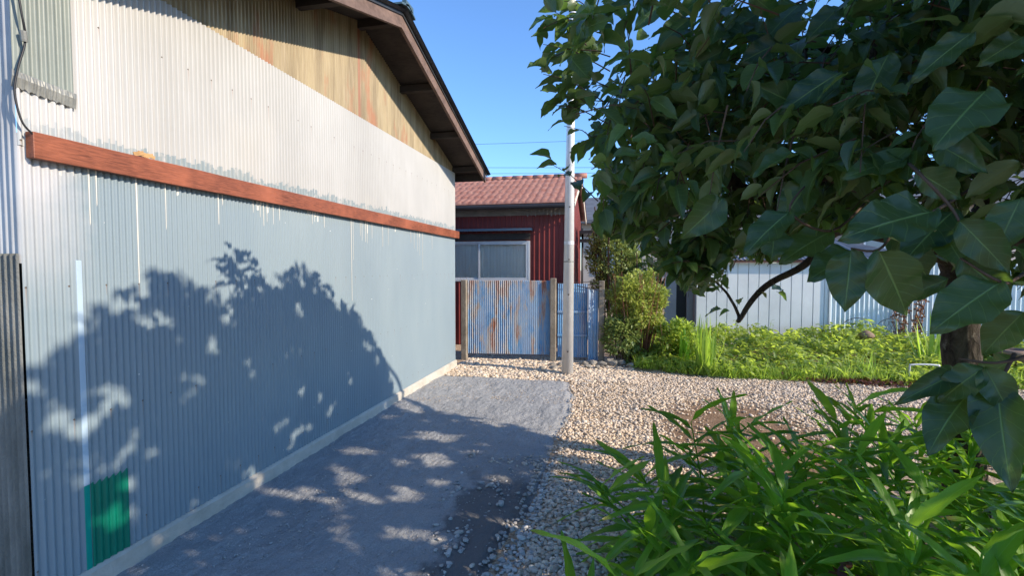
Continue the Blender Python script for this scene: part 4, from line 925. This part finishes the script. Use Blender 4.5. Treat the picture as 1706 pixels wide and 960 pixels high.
for x, y in pts:
    hgt = rng.uniform(.42, .70)*(1-.22*(y < 1.7)); lean = rng.normal(0, .16, 2)+np.array([-.12, -.03])*(1 if x < .7 else .2)
    if x < .45: hgt *= .74; lean += np.array([-.08, -.03])
    b0 = np.array([x, y, gz(x, y)]); b1 = b0+np.array([lean[0], lean[1], hgt]); md = (b0+b1)/2+np.array([-lean[0], -lean[1], 0])*.18
    st = [np.array(q) for q in bez([b0, md, b1], 5)]
    mb = MB(); mb.tube([Vector(q) for q in st], [.007-.004*i/10 for i in range(len(st))], 5, False)
    nl = int(rng.integers(17, 23)); az0 = rng.uniform(0, math.pi); T = []; D = []; L = []
    for q in range(nl):
        t = .12+.88*q/(nl-1); p_ = st[min(len(st)-1, int(t*(len(st)-1)))]; a = az0+(math.pi if q % 2 else 0)+rng.normal(0, .3)
        upw = -.05+1.45*t**1.8+rng.normal(0, .15); D.append((math.cos(a), math.sin(a), upw*.85)); T.append(p_); L.append(rng.uniform(.24, .37)*(1-.25*abs(t-.6)))
    T = np.array(T); D = np.array(D); L = np.array(L); Dn = D/np.linalg.norm(D, axis=1, keepdims=True); tu, tv_, _ = to_px(T+Dn*L[:, None]*.95)
    ok_ = (tu > 935+np.maximum(0, 830-tv_)*.35) | (tv_ < 640); T, D, L = T[ok_], D[ok_], L[ok_]; nl = len(T)
    if nl < 3: continue
    V, F, A = leaves(gt, T, D, L, rng.uniform(.7, 1.05, nl), rng.normal(0, .3, nl))
    # stem joined to the same shoot
    sv_ = np.array(mb.v); sF = np.array(mb.f); V2 = np.concatenate([V, sv_]); F2 = np.concatenate([F, sF+len(V)]); z_ = np.zeros(len(sv_))
    np_obj('shoot', V2, F2, M['ginger'], GC, True, {'rnd': np.concatenate([A['rnd']*.9+.05, z_+.6]), 'lt': np.concatenate([A['lt'], z_]), 'ls': np.concatenate([A['ls'], z_+.5])})
# small dark red leafed plant at the bottom edge
rp = at(1425, 985, 1.62); T = np.tile(rp, (34, 1))+rng.normal(0, .035, (34, 3)); D = rng.normal(0, 1, (34, 3)); D[:, 2] = np.abs(D[:, 2])+.2
V, F, A = leaves([leaf_template(5, 1, ovate, .3, .2)], T, D, rng.uniform(.03, .06, 34)); 
tv_ = MB(); tv_.tube([(rp[0], rp[1], 0), tuple(rp)], .004, 5, False); rpo = thing('red_leafed_plant', (float(rp[0]), float(rp[1]), 0), 'small dark red leafed plant at the bottom edge among the ginger', 'plant')
np_obj('foliage', V, F, M['redleaf'], rpo, True, A); tv_.build('stem', M['redtwig'], rpo)

# ------------------------------------------------------------------ weed bed
def bedfront(x): return lerp_poly(x, [(-.3, 7.75), (.2, 7.45), (.9, 7.12), (1.6, 6.95), (3, 6.98), (4, 7.0), (7, 7.2), (11, 7.6)])
def weed_h(x, y):
    b = min(1, max(0, (y-bedfront(x))/1.1)); h = .08+.20*b+.24*noise.noise((x*1.9, y*1.9, 4))*b
    h += .26*math.exp(-((x-3.9)/.55)**2-((y-9.0)/.5)**2)+.10*math.exp(-((x-2.3)/.5)**2)*b
    return max(.04, h)
N = 26000; X = rng.uniform(.3, 9, N); Y = rng.uniform(6.9, 9.7, N); keep = np.array([y > bedfront(x)+abs(rng.normal(0, .06)) and noise.noise((x*3.2, y*3.2, 1)) > -.22+.3*rng.random()*(y < 8)-.25 for x, y in zip(X, Y)])
X, Y = X[keep], Y[keep]; H_ = np.array([weed_h(x, y) for x, y in zip(X, Y)]); Z = H_*rng.uniform(.25, 1.08, len(X))**.6+.02
D = rng.normal(0, 1, (len(X), 3)); D[:, 2] = rng.normal(.15, .45, len(X))
V, F, A = leaves([leaf_template(3, 1, ovate, .3, .3), leaf_template(3, 1, lambda t: ovate(t)*.6, .2, .4)], np.column_stack([X, Y, Z]), D, rng.uniform(.05, .125, len(X)), None, rng.normal(0, .5, len(X)))
cv = np.array([noise.noise((x*1.5, y*1.5, 3))+.5*noise.noise((x*4, y*4, 8)) for x, y in V[:, :2]]); A['rnd'] = np.clip(A['rnd']*.4+.25+.95*cv, 0, 1)
o = np_obj('weeds', V, F, M['weed'], None, True, A); tag(o, 'low leafy green weeds covering the bed in front of the white shed', 'weeds', kind='stuff')
# weed stems (tall ones) and grass
def blades(N, fx, hh, name, label, cat):
    P_ = np.array([fx() for _ in range(N)]); D = rng.normal(0, .45, (N, 3)); D[:, 2] = 1
    t_ = leaf_template(4, 1, lambda t: .022*(1-t)+.002, .2, .0); tt = []
    for dr in (.0, .35, .7):
        v = t_[0].copy(); v[:, 2] -= dr*v[:, 0]**2; tt.append((v, t_[1], t_[2], t_[3]))
    V, F, A = leaves(tt, P_, D, rng.uniform(*hh, N), rng.uniform(.8, 1.6, N), None, np.column_stack([rng.normal(0, 1, N), rng.normal(0, 1, N), np.full(N, .1)]))
    o = np_obj(name, V, F, M['grass'], None, True, A); return tag(o, label, cat, kind='stuff')
def gp():
    x = rng.uniform(.3, 8); y = bedfront(x)+abs(rng.normal(0, .28))
    return (x, y, 0.0)
blades(7000, gp, (.08, .24), 'grass', 'bright green grass along the edge of the gravel', 'grass')
T = []; D = []; L = []; mbs = MB()
for i in range(150):
    x = rng.uniform(.9, 7); y = rng.uniform(bedfront(x)+.25, 9.6); h0 = weed_h(x, y)+rng.uniform(.02, .22); lx, ly = rng.normal(0, .06, 2)
    mbs.tube([(x, y, 0), (x+lx*.6, y+ly*.6, h0*.6), (x+lx, y+ly, h0)], [.004, .003, .0015], 4, False)
    for q in range(14):
        t = .45+.55*q/13; a = q*2.4; T.append((x+lx*t, y+ly*t, h0*t)); D.append((math.cos(a), math.sin(a), .5)); L.append(rng.uniform(.05, .10)*(1.15-.5*t))
V, F, A = leaves([leaf_template(3, 1, lambda t: ovate(t)*.55, .2, .3)], np.array(T), np.array(D), np.array(L)); sv_ = np.array(mbs.v); V2 = np.concatenate([V, sv_]); F2 = np.concatenate([F, np.array(mbs.f)+len(V)]); z_ = np.zeros(len(sv_))+.4
o = np_obj('weed_stalks', V2, F2, M['weed'], None, True, {q: np.concatenate([A[q], z_]) for q in A}); tag(o, 'upright leafy weed stalks poking out of the low weeds', 'weeds', kind='stuff')
# tall tuft near shrub and a few strap leafed plants
def tuft(x, y, n_, hh, w_, label, sp=.06, mat='grass'):
    P_ = np.column_stack([rng.normal(x, sp, n_), rng.normal(y, sp, n_), np.zeros(n_)]); D = rng.normal(0, .38, (n_, 3)); D[:, 2] = 1
    tt = [leaf_template(6, 1, lambda t: .03*(1-t**2)+.001, .3, d_) for d_ in (.05, .3, .5)]
    V, F, A = leaves(tt, P_, D, rng.uniform(hh*.6, hh*1.1, n_), np.full(n_, w_), None, np.column_stack([D[:, 0], D[:, 1], np.full(n_, .3)]))
    o = np_obj('grass_tuft', V, F, M[mat], None, True, A); return tag(o, label, 'grass tuft')
tuft(1.28, 7.2, 45, .75, 1, 'tall bright green grass tuft at the left of the weed bed')
tuft(.98, 7.6, 30, .62, 1.6, 'broad bladed dark green tuft against the right foot of the shrub', .05, 'ginger')
tuft(3.3, 7.25, 30, .4, 1, 'short grass tuft in the weeds left of the white hoop')
tuft(4.55, 8.1, 30, .75, 1.2, 'tall pale tuft in the weeds just left of the tree trunk', .12)
# dead brown ground litter at the bed's front
N = 900; X = rng.normal(3.15, .35, N); Y = rng.normal(7.05, .10, N); D = rng.normal(0, 1, (N, 3)); D[:, 2] *= .3
V, F, A = leaves([leaf_template(3, 1, ovate, .3, .3)], np.column_stack([X, Y, rng.uniform(.01, .07, N)]), D, rng.uniform(.03, .06, N)); o = np_obj('leaf_litter', V, F, M['redleaf'], None, True, A); tag(o, 'patch of dead reddish brown leaves at the front of the weed bed', 'leaf litter', kind='stuff')
N = 700; X = rng.uniform(-2.3, .8, N); Y = rng.uniform(7.1, 7.6, N)

# ------------------------------------------------------------------ shrubs and background tree
def bush(name, label, c, rx, ry, z0, z1, nleaf, lsz, mat, nst, smat, cat='shrub', shape=None, stemr=.008, patchy=.25):
    B = thing(name, (c[0], c[1], 0), label, cat)
    mb = MB(); ends = []
    for k in range(nst):
        a = rng.uniform(0, 6.28); r = math.sqrt(rng.uniform(0, 1)); e = Vector((c[0]+rx*r*math.cos(a)*.9, c[1]+ry*r*math.sin(a)*.9, z0+(z1-z0)*rng.uniform(.55, .98)))
        b = Vector((c[0]+rx*.35*r*math.cos(a), c[1]+ry*.35*r*math.sin(a), 0)); m_ = b.lerp(e, .55)+Vector((rng.normal(0, .03), rng.normal(0, .03), .04)); mb.tube(bez([b, m_, e], 4), [stemr-(stemr*.6)*i/9 for i in range(9)], 5, False); ends += [np.array(q) for q in bez([b, m_, e], 4)[4:]]
    mb.build('stems', smat, B, True)
    n = nleaf*3; Q = rng.uniform(-1, 1, (n, 3)); Q = Q[(Q**2).sum(1) < 1]; rad = np.sqrt((Q**2).sum(1))
    P_ = np.column_stack([c[0]+Q[:, 0]*rx, c[1]+Q[:, 1]*ry, (z0+z1)/2+Q[:, 2]*(z1-z0)/2])
    nz = np.array([noise.noise(Vector(p_)*4.2)+.5*noise.noise(Vector(p_)*9) for p_ in P_]); keep = (rad < .82+nz*.5) & (nz > -patchy) & (rad > .35)
    P_ = P_[keep][:nleaf]; D = (P_-np.array([c[0], c[1], (z0+z1)/2]))/np.array([rx, ry, (z1-z0)/2])+rng.normal(0, .7, (len(P_), 3))+np.array([0, 0, .3])
    V, F, A = leaves([leaf_template(3, 1, ovate, .3, .25), leaf_template(3, 1, lambda t: ovate(t)*.65, .3, .1)], P_, D, rng.uniform(lsz*.6, lsz*1.3, len(P_)), None, rng.normal(0, .5, len(P_)))
    A['rnd'] = np.clip(A['rnd']*.7+.15, 0, 1); np_obj('foliage', V, F, M[mat], B, True, A); return B
bush('shrub', 'upright yellow green shrub with reddish stems standing right of the blue gate', (.36, 7.95), .55, .42, .40, 1.52, 8500, .060, 'shrub', 75, M['redtwig'], patchy=.12)
bush('shrub', 'low dark leafed bush at the foot of the tall shrub by the gate', (.12, 7.72), .32, .25, .0, .85, 2600, .075, 'ever', 16, M['twig'])
bush('shrub', 'leafy green bush between the tall shrub and the weed bed', (.95, 7.75), .38, .35, -.1, .72, 3200, .08, 'weed', 22, M['redtwig'])
bush('evergreen_tree', 'pale olive evergreen tree rising behind the blue gate beside the red house', (-.05, 10.6), .62, .6, .5, 2.85, 11000, .075, 'ever', 14, M['twig'], 'tree', stemr=.03)
bush('evergreen_tree', 'dark round evergreen shrub behind the fence between red house and grey lean-to', (.62, 10.4), .6, .5, .0, 1.95, 7000, .075, 'ever', 12, M['twig'], 'tree', stemr=.02)
